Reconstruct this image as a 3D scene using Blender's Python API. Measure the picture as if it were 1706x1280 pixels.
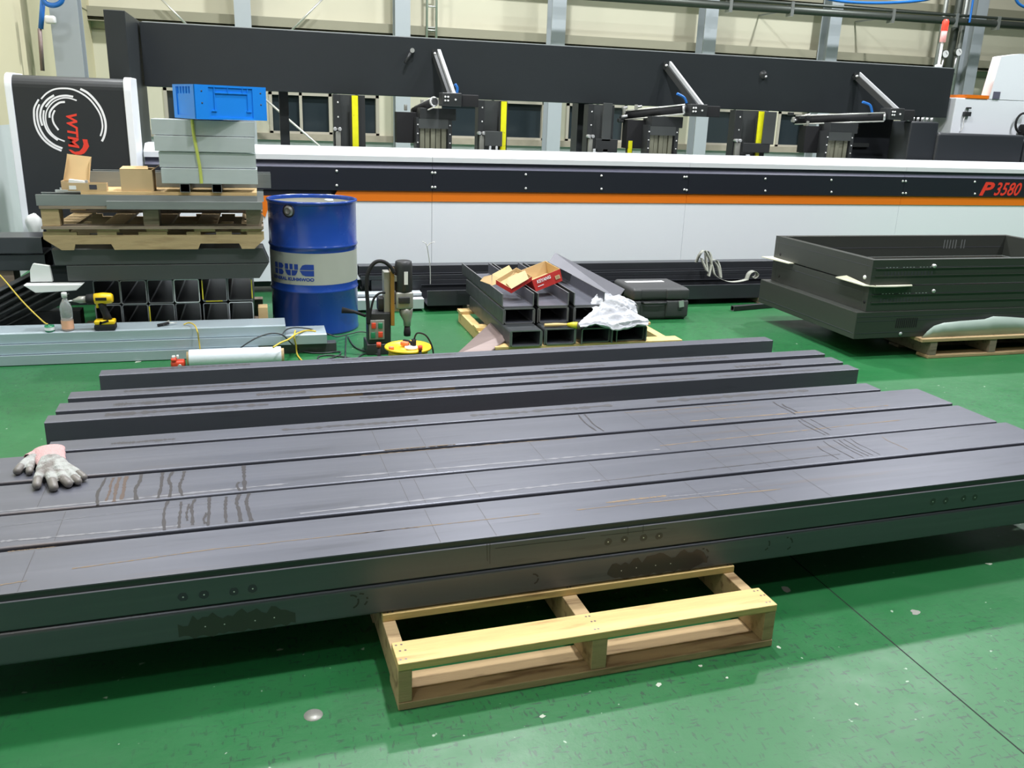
import bpy, math, random
import numpy as np
from mathutils import Vector, Matrix, noise as noise3

for o in list(bpy.data.objects): bpy.data.objects.remove(o)
SC = bpy.context.scene
COL = SC.collection
R = math.radians

# ---------------------------------------------------------------- camera
CAM_H = 1.48
PIT, ROL, YAW, FPX = R(17.274), R(2.018), R(16.277), 1449.76
fw = Vector((math.sin(YAW)*math.cos(PIT), math.cos(YAW)*math.cos(PIT), -math.sin(PIT)))
r0 = Vector((math.cos(YAW), -math.sin(YAW), 0)); u0 = r0.cross(fw)
rt = r0*math.cos(ROL) + u0*math.sin(ROL); up = -r0*math.sin(ROL) + u0*math.cos(ROL)
cd = bpy.data.cameras.new('camera'); cam = bpy.data.objects.new('camera', cd); COL.objects.link(cam)
m3 = Matrix((rt, up, -fw)).transposed()
cam.matrix_world = Matrix.Translation((0, 0, CAM_H)) @ m3.to_4x4()
cd.sensor_fit = 'HORIZONTAL'; cd.sensor_width = 36; cd.lens = 36*FPX/1706
cd.clip_start = .05; cd.clip_end = 100
SC.camera = cam

# ---------------------------------------------------------------- world, exposure
SC.view_settings.view_transform = 'Standard'
SC.view_settings.look = 'None'
SC.view_settings.gamma = 1
SC.view_settings.use_curve_mapping = False
SC.view_settings.exposure = -0.36
W = bpy.data.worlds.new('world'); SC.world = W; W.use_nodes = True
W.node_tree.nodes['Background'].inputs[0].default_value = (.02, .025, .04, 1)
W.node_tree.nodes['Background'].inputs[1].default_value = 1.0

# high bay lamps of the hall: (x, y, watts)
LAMP_Z = 7.0
LAMPS = [(-1.4, 2.15, 70), (1.7, 2.15, 330), (8.2, 2.15, 330),
         (-1.4, 4.85, 110), (1.7, 4.85, 330), (8.2, 4.85, 330),
         (-1.2, 9.3, 240), (2.6, 9.3, 520), (8.6, 9.3, 520),
         (-1.5, -1.6, 70), (5.0, -1.6, 70)]

def ray(x, y):
    return rt*((x-853)/FPX) - up*((y-640)/FPX) + fw
def atY(x, y, Y):
    d = ray(x, y); return Vector((0, 0, CAM_H)) + d*(Y/d.y)
def atZ(x, y, Z=0.):
    d = ray(x, y); return Vector((0, 0, CAM_H)) + d*((Z-CAM_H)/d.z)
def atX(x, y, X):
    d = ray(x, y); return Vector((0, 0, CAM_H)) + d*(X/d.x)

# ---------------------------------------------------------------- materials
MATS = {}
def mat(name, col, rough=.5, metal=0., spec=.5, coat=0., alpha=1., emit=None, trans=0., vary=.0, vscale=6., bump=0., bscale=60., stretch=(1, 1, 1), col2=None, c2at=(.5, .7), c2scale=3., c2stretch=(1, 1, 1), rvary=0.):
    if name in MATS: return MATS[name]
    m = bpy.data.materials.new(name); m.use_nodes = True; MATS[name] = m
    nt = m.node_tree; N = nt.nodes; L = nt.links
    b = N['Principled BSDF']
    b.inputs['Base Color'].default_value = (*col, 1); b.inputs['Roughness'].default_value = rough
    b.inputs['Metallic'].default_value = metal; b.inputs['Specular IOR Level'].default_value = spec
    b.inputs['Coat Weight'].default_value = coat; b.inputs['Coat Roughness'].default_value = .1
    b.inputs['Transmission Weight'].default_value = trans
    b.inputs['Alpha'].default_value = alpha
    if emit:
        b.inputs['Emission Color'].default_value = (*emit[0], 1); b.inputs['Emission Strength'].default_value = emit[1]
    tc = N.new('ShaderNodeTexCoord')
    def noise(sc, st, det=4):
        mp = N.new('ShaderNodeMapping'); mp.inputs['Scale'].default_value = st
        L.new(tc.outputs['Object'], mp.inputs['Vector'])
        n = N.new('ShaderNodeTexNoise'); n.inputs['Scale'].default_value = sc; n.inputs['Detail'].default_value = det
        L.new(mp.outputs['Vector'], n.inputs['Vector']); return n
    src = None
    if vary:
        n = noise(vscale, stretch)
        mx = N.new('ShaderNodeMixRGB'); mx.blend_type = 'MIX'
        mx.inputs[1].default_value = (*[c*(1-vary) for c in col], 1)
        mx.inputs[2].default_value = (*[min(1, c*(1+vary)) for c in col], 1)
        L.new(n.outputs['Fac'], mx.inputs[0]); src = mx.outputs[0]
    if col2:
        n2 = noise(c2scale, c2stretch, 6)
        rp = N.new('ShaderNodeValToRGB'); rp.color_ramp.elements[0].position = c2at[0]; rp.color_ramp.elements[1].position = c2at[1]
        L.new(n2.outputs['Fac'], rp.inputs[0])
        mx = N.new('ShaderNodeMixRGB')
        L.new(rp.outputs[0], mx.inputs[0])
        if src: L.new(src, mx.inputs[1])
        else: mx.inputs[1].default_value = (*col, 1)
        mx.inputs[2].default_value = (*col2, 1); src = mx.outputs[0]
    if src: L.new(src, b.inputs['Base Color'])
    if rvary:
        n3 = noise(vscale*.7, stretch)
        mr = N.new('ShaderNodeMapRange'); mr.inputs[3].default_value = max(.02, rough-rvary); mr.inputs[4].default_value = min(1, rough+rvary)
        L.new(n3.outputs['Fac'], mr.inputs[0]); L.new(mr.outputs[0], b.inputs['Roughness'])
    if bump:
        n4 = noise(bscale, stretch)
        bp = N.new('ShaderNodeBump'); bp.inputs['Strength'].default_value = bump; bp.inputs['Distance'].default_value = .01
        L.new(n4.outputs['Fac'], bp.inputs['Height']); L.new(bp.outputs[0], b.inputs['Normal'])
    return m

def steel_mat(name, base, rough, scratch, rust):
    """rolled steel with mill scale: long pale worn lines, darker patches, a little rust"""
    m = mat(name, base, rough, .4, .6, vary=.12, vscale=3, stretch=(.5, 5, 5), rvary=.1)
    nt = m.node_tree; N = nt.nodes; L = nt.links; b = N['Principled BSDF']
    src = b.inputs['Base Color'].links[0].from_socket
    tc = [n for n in N if n.type == 'TEX_COORD'][0]
    def layer(src, sc, st, lo, hi, col, fac=1., det=8, rough_=.6):
        mp = N.new('ShaderNodeMapping'); mp.inputs['Scale'].default_value = st; mp.inputs['Location'].default_value = (random.random()*9,)*3
        L.new(tc.outputs['Object'], mp.inputs['Vector'])
        n = N.new('ShaderNodeTexNoise'); n.inputs['Scale'].default_value = sc; n.inputs['Detail'].default_value = det; n.inputs['Roughness'].default_value = rough_
        L.new(mp.outputs['Vector'], n.inputs['Vector'])
        rp = N.new('ShaderNodeMapRange'); rp.inputs[1].default_value = lo; rp.inputs[2].default_value = hi; rp.inputs[4].default_value = fac
        L.new(n.outputs['Fac'], rp.inputs[0])
        mx = N.new('ShaderNodeMixRGB'); L.new(rp.outputs[0], mx.inputs[0]); L.new(src, mx.inputs[1]); mx.inputs[2].default_value = (*col, 1)
        return mx.outputs[0]
    src = layer(src, 4, (.22, 5, 5), .5, .75, scratch, .4)
    src = layer(src, 7, (.4, 4, 4), .60, .72, tuple(c*.6 for c in base), .45)
    src = layer(src, 2.2, (.4, 9, 9), .64, .78, rust, .5)
    L.new(src, b.inputs['Base Color'])
    return m

def brick_wood(name, base, dark, rough=.7):
    m = mat(name, base, rough, 0, .3, vary=.18, vscale=5, stretch=(1, 14, 14), col2=dark, c2at=(.55, .72), c2scale=4, c2stretch=(1, 7, 7), bump=.25, bscale=30)
    return m

M = {}
random.seed(5)
M['scale'] = steel_mat('rolled_steel', (.118, .122, .152), .40, (.172, .175, .21), (.16, .11, .08))
M['scale_dark'] = steel_mat('dark_rolled_steel', (.075, .072, .082), .42, (.22, .21, .23), (.15, .08, .05))
M['oil'] = mat('oil_drip', (.045, .040, .045), .4, 0, .4)
M['rustmark'] = mat('rust_mark', (.20, .145, .095), .6, 0, .3)
M['scribe'] = mat('scribed_line', (.06, .055, .06), .5)
M['wear_lit_edge'] = mat('worn_and_lit_edge', (.20, .20, .225), .45, .3)  # worn lines, and light painted on the front tube's ledge
M['chalk'] = mat('centre_punch', (.8, .8, .8), .5)
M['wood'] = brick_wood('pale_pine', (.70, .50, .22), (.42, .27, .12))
M['wood_side'] = brick_wood('darker_pine', (.46, .33, .18), (.2, .12, .06))  # darker pine for stringers, bottom boards and one front board
M['wood_old'] = brick_wood('old_grey_wood', (.25, .20, .15), (.12, .09, .06))
M['wood_tan'] = brick_wood('tan_plywood', (.46, .34, .19), (.34, .24, .13))
M['ply'] = brick_wood('yellow_plywood', (.62, .44, .22), (.4, .26, .13))
M['galv'] = mat('galvanised_steel', (.57, .62, .64), .38, .35, .5, vary=.1, vscale=9, stretch=(.3, 2, 2), rvary=.08)
M['galv_dark'] = mat('dull_galvanised_steel', (.25, .27, .27), .45, .4, .5, vary=.2, vscale=9, stretch=(.3, 3, 3))
M['black_profile'] = mat('charcoal_coated_steel', (.045, .048, .056), .3, .3, .5, vary=.15)
M['panel_dark'] = mat('dark_grey_sheet', (.07, .075, .076), .38, .2, .5, vary=.12, vscale=3, stretch=(.4, 3, 3))
M['tube_black'] = mat('black_square_tube', (.035, .037, .04), .4, .3, .5, vary=.2)
M['tube_cut'] = mat('saw_cut_edge', (.20, .21, .22), .45, .4)
M['tube_cut_bright'] = mat('bright_cut_edge', (.62, .64, .66), .4, .4)
M['yellow_paint'] = mat('yellow_paint', (.62, .55, .03), .5)
M['white_paint'] = mat('white_machine_paint', (.84, .87, .93), .38, 0, .4)
M['lip_white'] = mat('white_lip_paint', (.66, .68, .71), .35, 0, .4)
M['black_paint'] = mat('black_machine_paint', (.022, .025, .03), .38, 0, .45, bump=.08, bscale=300)
M['band_black'] = mat('band_black_paint', (.016, .018, .026), .4, 0, .4)
M['band_bevel'] = mat('lit_bevel_and_panel', (.12, .12, .17), .35, 0, .6)  # lavender paints the light the tilted bevel reflects; also a grey panel
M['beam_black'] = mat('beam_black_paint', (.022, .026, .030), .42, 0, .45, vary=.08, bump=.05, bscale=400)
M['orange'] = mat('orange_paint', (.80, .19, .01), .4)
M['red'] = mat('red_lettering', (.78, .05, .03), .4)
M['logo_white'] = mat('white_print', (.88, .88, .93), .4)
M['yellow'] = mat('yellow_tape', (.80, .78, .01), .45, vary=.12, vscale=20, col2=(.4, .36, .03), c2at=(.66, .72), c2scale=18)
M['alu'] = mat('aluminium', (.62, .62, .63), .35, .6)
M['rod'] = mat('pale_rod', (.70, .70, .66), .3, .5)
M['brace'] = mat('grey_brace_paint', (.50, .51, .54), .4, .1)
M['bellows'] = mat('olive_bellows', (.19, .19, .14), .5, .1, vary=.25, vscale=12, stretch=(6, 6, .5))
M['blue_hose'] = mat('blue_hose', (.02, .16, .55), .4)
M['drum_blue'] = mat('drum_blue_paint', (.012, .055, .30), .27, 0, .5, coat=.3, vary=.15, vscale=4, col2=(.02, .035, .12), c2at=(.6, .75), c2scale=3, rvary=.08)
M['drum_band'] = mat('drum_grey_band', (.40, .42, .37), .5, 0, .4, vary=.1, vscale=5, col2=(.24, .25, .21), c2at=(.62, .7), c2scale=7)
M['drum_print'] = mat('drum_blue_print', (.015, .05, .30), .4)
M['crate_blue'] = mat('crate_blue_plastic', (.01, .24, .85), .4, 0, .5)
M['card'] = mat('cardboard', (.52, .38, .22), .8, 0, .2, vary=.06)
M['card_in'] = mat('cardboard_inner', (.62, .45, .24), .8, 0, .2, vary=.06)
M['card_red'] = mat('red_printed_card', (.55, .04, .035), .6, 0, .3)
M['paper'] = mat('white_paper', (.78, .78, .78), .7)
M['print_dark'] = mat('dark_print', (.05, .05, .07), .6)
M['plastic_black'] = mat('black_plastic', (.03, .032, .034), .42, 0, .4)
M['rubber'] = mat('black_rubber', (.015, .015, .017), .7, 0, .3)
M['case'] = mat('case_grey_plastic', (.05, .052, .055), .5, 0, .4, bump=.1, bscale=500)
M['cast'] = mat('cast_aluminium', (.34, .34, .31), .45, .4, vary=.15)
M['brass'] = mat('brass_rail', (.42, .25, .07), .35, .6)
M['reel'] = mat('reel_yellow_plastic', (.85, .50, .01), .4)
M['drill_yellow'] = mat('drill_yellow_plastic', (.85, .55, .01), .4)
M['red_plastic'] = mat('red_plastic', (.75, .07, .03), .4)
M['orange_plastic'] = mat('orange_plastic', (.85, .22, .08), .4)
M['green_plastic'] = mat('green_plastic', (.02, .22, .10), .4)
M['white_plastic'] = mat('white_plastic', (.8, .8, .8), .4)
M['film'] = mat('stretch_film_roll', (.74, .78, .86), .22, 0, .5, vary=.04, vscale=5, bump=.1, bscale=20)
M['wire_yellow'] = mat('yellow_wire', (.62, .45, .05), .5)
M['wire_black'] = mat('black_cable', (.03, .035, .04), .45)
M['cloth'] = mat('white_rag_cloth', (.50, .51, .55), .95, 0, .1, vary=.25, vscale=14, bump=.6, bscale=40)
M['cloth_white'] = mat('white_plastic_bag', (.75, .77, .77), .5, 0, .4)
M['glove_grey'] = mat('grey_knit_glove', (.42, .43, .42), .9, 0, .1, col2=(.22, .2, .19), c2at=(.45, .65), c2scale=25, bump=.6, bscale=250)
M['glove_pink'] = mat('pink_knit_cuff', (.66, .43, .43), .95, 0, .1, bump=.8, bscale=300, vary=.15, vscale=60)
M['glove_dark'] = mat('dark_nitrile_coating', (.17, .155, .145), .38, 0, .5, vary=.35, vscale=45)
M['bottle'] = mat('clear_bottle_plastic', (.82, .86, .86), .12, 0, .5, trans=.75)
M['bottle_label'] = mat('peach_bottle_label', (.80, .42, .27), .5)
M['cabinet'] = mat('dark_olive_powder_coat', (.046, .050, .045), .34, .1, .5)
M['wall'] = mat('cream_wall_panel', (.62, .60, .47), .6, 0, .3, vary=.05, vscale=1.5)
M['wall_far'] = mat('dark_hall_wall', (.16, .17, .17), .7)  # unseen walls coloured dark to keep ambient bounce low
M['wall_grey'] = mat('pale_grey_wall_panel', (.62, .67, .68), .6, 0, .3, vary=.04)
M['wall_left'] = mat('cream_side_wall', (.66, .61, .42), .6, 0, .3)
M['girt'] = mat('beige_girt', (.30, .285, .21), .6)
M['column'] = mat('grey_column_paint', (.40, .44, .47), .45)
M['column_web'] = mat('shaded_column_paint', (.30, .33, .34), .5)  # column grey darkened to paint shade on the web
M['frame'] = mat('beige_window_frame', (.44, .41, .34), .5)
M['glass'] = mat('dark_window_glass', (.025, .035, .042), .08, 0, .6)
M['concrete'] = mat('sill_concrete', (.36, .32, .25), .8, vary=.2, vscale=8)
M['pipe'] = mat('dark_steel_pipe', (.07, .08, .07), .4, .4)
M['pipe_light'] = mat('pale_pipe', (.38, .40, .38), .3, .6)
M['ceiling'] = mat('ceiling_sheet', (.10, .105, .11), .7)
M['lamp_shell'] = mat('lamp_shell', (.4, .4, .42), .4, .5)
M['lamp_glow'] = mat('lamp_glow', (1, 1, 1), .5, emit=((1, .98, .94), 14))
M['beacon'] = mat('beacon_red_glow', (.9, .05, .03), .4, emit=((1, .035, .02), 2.2))
M['beacon_off'] = mat('beacon_pink_lens', (.8, .45, .45), .4, emit=((1, .25, .22), .4))
M['strap'] = mat('yellow_strap', (.50, .55, .12), .5)
M['webbing'] = mat('grey_webbing', (.34, .35, .31), .85, bump=.4, bscale=300)
M['grey_film'] = mat('frosted_plastic_sheet', (.34, .42, .38), .35, 0, .5, vary=.12, vscale=6)
M['rust_slab'] = steel_mat('brown_rolled_steel', (.22, .165, .155), .5, (.3, .24, .22), (.2, .1, .05))
M['chan_top'] = mat('grey_channel_face', (.13, .13, .15), .42, .3, .5, vary=.15, vscale=5)
M['chip'] = mat('bare_floor_chip', (.42, .46, .38), .6)
M['drip_brown'] = mat('brown_drip', (.085, .055, .045), .5)
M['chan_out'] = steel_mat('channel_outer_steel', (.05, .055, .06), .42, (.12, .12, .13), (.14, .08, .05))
M['drum_lid'] = mat('dusty_drum_lid', (.16, .16, .13), .8, 0, .2, vary=.3, vscale=8)
M['galv_floor'] = mat('bluish_galvanised_steel', (.42, .50, .55), .42, .35, .5, vary=.1, vscale=9, stretch=(.3, 2, 2))
M['foam'] = mat('pale_foam', (.70, .68, .55), .8)
M['screw'] = mat('bright_screw', (.85, .85, .85), .3, .4)

# green epoxy floor
def floor_mat():
    m = bpy.data.materials.new('green_epoxy_floor'); m.use_nodes = True
    nt = m.node_tree; N = nt.nodes; L = nt.links; b = N['Principled BSDF']
    tc = N.new('ShaderNodeTexCoord')
    def noise(sc, det=6, st=(1, 1, 1), rgh=.6):
        mp = N.new('ShaderNodeMapping'); mp.inputs['Scale'].default_value = st
        L.new(tc.outputs['Object'], mp.inputs[0])
        n = N.new('ShaderNodeTexNoise'); n.inputs['Scale'].default_value = sc; n.inputs['Detail'].default_value = det; n.inputs['Roughness'].default_value = rgh
        L.new(mp.outputs[0], n.inputs['Vector']); return n
    def mixc(fac, a, c):
        mx = N.new('ShaderNodeMixRGB'); L.new(fac, mx.inputs[0])
        if isinstance(a, tuple): mx.inputs[1].default_value = (*a, 1)
        else: L.new(a, mx.inputs[1])
        mx.inputs[2].default_value = (*c, 1); return mx.outputs[0]
    def rng(src, lo, hi, mx=1.):
        r = N.new('ShaderNodeMapRange'); r.inputs[1].default_value = lo; r.inputs[2].default_value = hi; r.inputs[4].default_value = mx
        L.new(src, r.inputs[0]); return r.outputs[0]
    c = mixc(rng(noise(.9).outputs['Fac'], .35, .7), (.011, .118, .032), (.016, .142, .042))
    # fine scuffs and chips, gathered in the trafficked patches
    n1 = noise(100, 4, (1, .28, 1), .55); n1b = noise(85, 4, (.25, 1, 1), .55); zone = noise(.55, 2)
    def mul(a, b_):
        x = N.new('ShaderNodeMath'); x.operation = 'MULTIPLY'; L.new(a, x.inputs[0]); L.new(b_, x.inputs[1]); return x.outputs[0]
    z = rng(zone.outputs['Fac'], .38, .55)
    c = mixc(mul(rng(n1.outputs['Fac'], .60, .64, .9), z), c, (.012, .045, .025))
    c = mixc(mul(rng(n1b.outputs['Fac'], .60, .64, .9), z), c, (.015, .05, .03))
    n2 = noise(30, 2); c = mixc(rng(n2.outputs['Fac'], .72, .75, .6), c, (.45, .55, .45))
    L.new(c, b.inputs['Base Color'])
    L.new(rng(noise(6, 8).outputs['Fac'], .2, .9, .52), b.inputs['Roughness'])
    rr = b.inputs['Roughness'].links[0].from_node; rr.inputs[3].default_value = .34
    b.inputs['Specular IOR Level'].default_value = .62
    bp = N.new('ShaderNodeBump'); bp.inputs['Strength'].default_value = .22; bp.inputs['Distance'].default_value = .004
    L.new(noise(22, 6).outputs['Fac'], bp.inputs['Height']); L.new(bp.outputs[0], b.inputs['Normal'])
    return m
M['floor'] = floor_mat()

# ---------------------------------------------------------------- mesh builder
class MB:
    def __init__(s): s.v = []; s.f = []; s.mi = []; s.sm = []; s.slots = []; s.T = Matrix.Identity(4)
    def slot(s, m):
        m = M[m] if isinstance(m, str) else m
        if m not in s.slots: s.slots.append(m)
        return s.slots.index(m)
    def add(s, vs, fs, m, smooth=False):
        k = len(s.v); s.v += [s.T @ Vector(v) for v in vs]; i = s.slot(m)
        for f in fs: s.f.append([k+a for a in f]); s.mi.append(i); s.sm.append(smooth)
    def box(s, c, d, m, rot=None):
        x, y, z = [a/2 for a in d]; c = Vector(c)
        q = rot.to_3x3() if rot is not None else Matrix.Identity(3)
        vs = [c + q @ Vector((a*x, b_*y, e*z)) for a in (-1, 1) for b_ in (-1, 1) for e in (-1, 1)]
        s.add(vs, [(0, 1, 3, 2), (4, 6, 7, 5), (0, 4, 5, 1), (2, 3, 7, 6), (0, 2, 6, 4), (1, 5, 7, 3)], m)
        return s
    def bb(s, a, b, m):
        return s.box([(p+q)/2 for p, q in zip(a, b)], [abs(q-p) for p, q in zip(a, b)], m)
    def rbox(s, c, d, m, r=.01, seg=3, rot=None):
        """box with rounded vertical and horizontal edges (superellipsoid corners)"""
        q = rot.to_3x3() if rot is not None else Matrix.Identity(3); c = Vector(c)
        hx, hy, hz = [max(a/2-r, 1e-4) for a in d]
        rings = []
        for j in range(-seg, seg+1):
            if j == 0: zz = [(-hz, 1.), (hz, 1.)]
            else:
                a = abs(j)/seg*math.pi/2
                zz = [((hz+r*math.sin(a))*(1 if j > 0 else -1), math.cos(a))]
            for (z, k) in zz:
                ring = []
                for cx_, cy_, a0 in ((1, 1, 0), (-1, 1, 90), (-1, -1, 180), (1, -1, 270)):
                    for t in range(seg+1):
                        a = R(a0 + 90*t/seg); ring.append(c + q @ Vector((cx_*hx+r*k*math.cos(a), cy_*hy+r*k*math.sin(a), z)))
                rings.append(ring)
        n = len(rings[0]); vs = [v for g in rings for v in g]; fs = []
        for j in range(len(rings)-1):
            for t in range(n): fs.append((j*n+t, j*n+(t+1) % n, (j+1)*n+(t+1) % n, (j+1)*n+t))
        fs.append(tuple(range(n-1, -1, -1))); fs.append(tuple((len(rings)-1)*n+t for t in range(n)))
        s.add(vs, fs, m, True); return s
    def prism(s, poly, a, b, m, axis='y', smooth=False):
        """extrude a 2-D polygon; axis y: poly=(x,z); x: (y,z); z: (x,y)"""
        f = {'y': lambda p, t: (p[0], t, p[1]), 'x': lambda p, t: (t, p[0], p[1]), 'z': lambda p, t: (p[0], p[1], t)}[axis]
        n = len(poly); vs = [f(p, a) for p in poly] + [f(p, b) for p in poly]
        s.add(vs, [(i, (i+1) % n, n+(i+1) % n, n+i) for i in range(n)], m, smooth)
        s.add(vs, [tuple(range(n-1, -1, -1)), tuple(range(n, 2*n))], m); return s
    def hollow(s, outer, inner, a, b, m, axis='y', m_end=None, m_in=None):
        f = {'y': lambda p, t: (p[0], t, p[1]), 'x': lambda p, t: (t, p[0], p[1]), 'z': lambda p, t: (p[0], p[1], t)}[axis]
        n = len(outer); vs = [f(p, t) for t in (a, b) for p in outer]; wi = [f(p, t) for t in (a, b) for p in inner]
        s.add(vs, [(i, (i+1) % n, n+(i+1) % n, n+i) for i in range(n)], m)
        s.add(wi, [(i, (i+1) % n, n+(i+1) % n, n+i) for i in range(n)], m_in or m)
        for t in (a, b):
            s.add([f(p, t) for p in outer]+[f(p, t) for p in inner], [(i, (i+1) % n, n+(i+1) % n, n+i) for i in range(n)], m_end or m)
        return s
    def tube(s, pts, r, m, n=8, caps=True, smooth=True):
        pts = [Vector(p) for p in pts]; rs = r if isinstance(r, (list, tuple)) else [r]*len(pts)
        rings = []; prev = None
        for i, p in enumerate(pts):
            d = (pts[min(i+1, len(pts)-1)]-pts[max(i-1, 0)])
            if d.length < 1e-9: d = Vector((0, 0, 1))
            d.normalize()
            if prev is None:
                a = Vector((0, 0, 1)) if abs(d.z) < .9 else Vector((1, 0, 0)); x = d.cross(a).normalized()
            else:
                x = prev - d*prev.dot(d)
                x = x.normalized() if x.length > 1e-6 else d.orthogonal().normalized()
            prev = x; y = d.cross(x)
            rings.append([p + (x*math.cos(2*math.pi*k/n)+y*math.sin(2*math.pi*k/n))*rs[i] for k in range(n)])
        vs = [v for g in rings for v in g]; fs = []
        for j in range(len(rings)-1):
            for k in range(n): fs.append((j*n+k, j*n+(k+1) % n, (j+1)*n+(k+1) % n, (j+1)*n+k))
        s.add(vs, fs, m, smooth)
        if caps: s.add(rings[0]+rings[-1], [tuple(range(n)), tuple(range(2*n-1, n-1, -1))], m)
        return s
    def cyl(s, a, b, r, m, n=20, r2=None): return s.tube([a, b], [r, r if r2 is None else r2], m, n)
    def lathe(s, prof, c, m, n=32, axis='z', rot=None):
        c = Vector(c); q = rot.to_3x3() if rot is not None else Matrix.Identity(3); vs = []; fs = []
        for (r, h) in prof:
            for k in range(n):
                a = 2*math.pi*k/n; v = Vector((r*math.cos(a), r*math.sin(a), h))
                if axis == 'y': v = Vector((v.x, v.z, v.y))
                if axis == 'x': v = Vector((v.z, v.x, v.y))
                vs.append(c + q @ v)
        for j in range(len(prof)-1):
            for k in range(n): fs.append((j*n+k, j*n+(k+1) % n, (j+1)*n+(k+1) % n, (j+1)*n+k))
        s.add(vs, fs, m, True); return s
    def quad(s, pts, m): s.add(pts, [tuple(range(len(pts)))], m); return s
    def build(s, name, parent=None, bevel=0, subsurf=0, solid=0):
        me = bpy.data.meshes.new(name)
        pts = s.v
        o = bpy.data.objects.new(name, me)
        if parent is not None:
            o.parent = parent; inv = inv_of(parent)
            pts = [inv @ v for v in pts]
        me.from_pydata([tuple(v) for v in pts], [], s.f)
        for m in s.slots: me.materials.append(m)
        me.polygons.foreach_set('material_index', s.mi); me.polygons.foreach_set('use_smooth', s.sm)
        me.update()
        import bmesh
        b_ = bmesh.new(); b_.from_mesh(me); bmesh.ops.remove_doubles(b_, verts=b_.verts, dist=1e-5)
        bmesh.ops.recalc_face_normals(b_, faces=b_.faces); b_.to_mesh(me); b_.free()
        COL.objects.link(o)
        WM[o.name] = WM[parent.name] if parent is not None else Matrix.Identity(4)
        if solid:
            md = o.modifiers.new('solid', 'SOLIDIFY'); md.thickness = solid
        if bevel:
            md = o.modifiers.new('bevel', 'BEVEL'); md.width = bevel; md.segments = 2; md.limit_method = 'ANGLE'; md.angle_limit = R(50)
        if subsurf:
            md = o.modifiers.new('sub', 'SUBSURF'); md.levels = subsurf; md.render_levels = subsurf
        return o

WM = {}
def inv_of(o): return WM[o.name].inverted()
def thing(name, label, cat, loc=(0, 0, 0), rz=0, group=None):
    o = bpy.data.objects.new(name, None); COL.objects.link(o); o.empty_display_size = .05
    o.location = loc; o.rotation_euler = (0, 0, rz)
    WM[o.name] = Matrix.Translation(loc) @ Matrix.Rotation(rz, 4, 'Z')
    o['label'] = label; o['category'] = cat
    if group: o['group'] = group
    return o
def tag(o, label, cat, group=None):
    o['label'] = label; o['category'] = cat
    if group: o['group'] = group
    return o
def sub(o, mbs):  # parts under a mesh part placed with identity in its parent
    WM[o.name] = WM[o.parent.name] if o.parent else Matrix.Identity(4)
    return o
def struct(o): o['kind'] = 'structure'; return o
def plabel(o, l): o['label'] = l; return o

def origin_fix(o):
    """move a one-mesh thing's origin to its base centre"""
    me = o.data; n = len(me.vertices); co = np.empty(n*3); me.vertices.foreach_get('co', co); co = co.reshape(-1, 3)
    c = Vector(((co[:, 0].min()+co[:, 0].max())/2, (co[:, 1].min()+co[:, 1].max())/2, co[:, 2].min()))
    me.transform(Matrix.Translation(-c)); o.location = c; WM[o.name] = Matrix.Translation(c)
    return o

def text_mb(mb, body, m, T, size=1., shear=0., extrude=.0, bold=0., sx=1.):
    cu = bpy.data.curves.new('t', 'FONT'); cu.body = body; cu.size = size; cu.shear = shear; cu.offset = bold; cu.extrude = extrude
    cu.resolution_u = 3
    o = bpy.data.objects.new('t', cu); COL.objects.link(o)
    bpy.context.view_layer.update()
    me = bpy.data.meshes.new_from_object(o.evaluated_get(bpy.context.evaluated_depsgraph_get()))
    vs = [T @ Vector((v.co.x*sx, v.co.y, v.co.z)) for v in me.vertices]
    mb.add(vs, [tuple(p.vertices) for p in me.polygons], m)
    bpy.data.objects.remove(o); bpy.data.curves.remove(cu); bpy.data.meshes.remove(me)

def rrect(x0, x1, z0, z1, r, seg=4):
    out = []
    for cx_, cz_, a0 in ((x1-r, z1-r, 0), (x0+r, z1-r, 90), (x0+r, z0+r, 180), (x1-r, z0+r, 270)):
        for t in range(seg+1):
            a = R(a0+90*t/seg); out.append((cx_+r*math.cos(a), cz_+r*math.sin(a)))
    return out

def smooth_path(pts, n=8):
    pts = [Vector(p) for p in pts]; out = []
    for i in range(len(pts)-1):
        p0, p1, p2, p3 = pts[max(i-1, 0)], pts[i], pts[i+1], pts[min(i+2, len(pts)-1)]
        for k in range(n):
            t = k/n
            out.append(.5*((2*p1)+(-p0+p2)*t+(2*p0-5*p1+4*p2-p3)*t*t+(-p0+3*p1-3*p2+p3)*t**3))
    out.append(pts[-1]); return out

# ================================================================ the hall
WY = 13.3   # back wall
def plane_obj(name, a, b, m, cut=None):
    mb = MB(); mb.bb(a, b, m); return struct(mb.build(name))
mb = MB(); mb.bb((-2.2, -9, -.1), (20, 16, 0), 'floor')
FL = struct(mb.build('floor'))
# saw cut joints in the floor, laid in as thin dark strips
mb = MB()
p0, p1 = atZ(1340, 947), atZ(1706, 1256)
d = (p1-p0).normalized(); q0 = p0 + d*-9; q1 = p1 + d*3; sd = Vector((-d.y, d.x, 0))*.0022
mb.quad([q0+sd+Vector((0, 0, .0005)), q0-sd+Vector((0, 0, .0005)), q1-sd+Vector((0, 0, .0005)), q1+sd+Vector((0, 0, .0005))], 'rubber')
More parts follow.
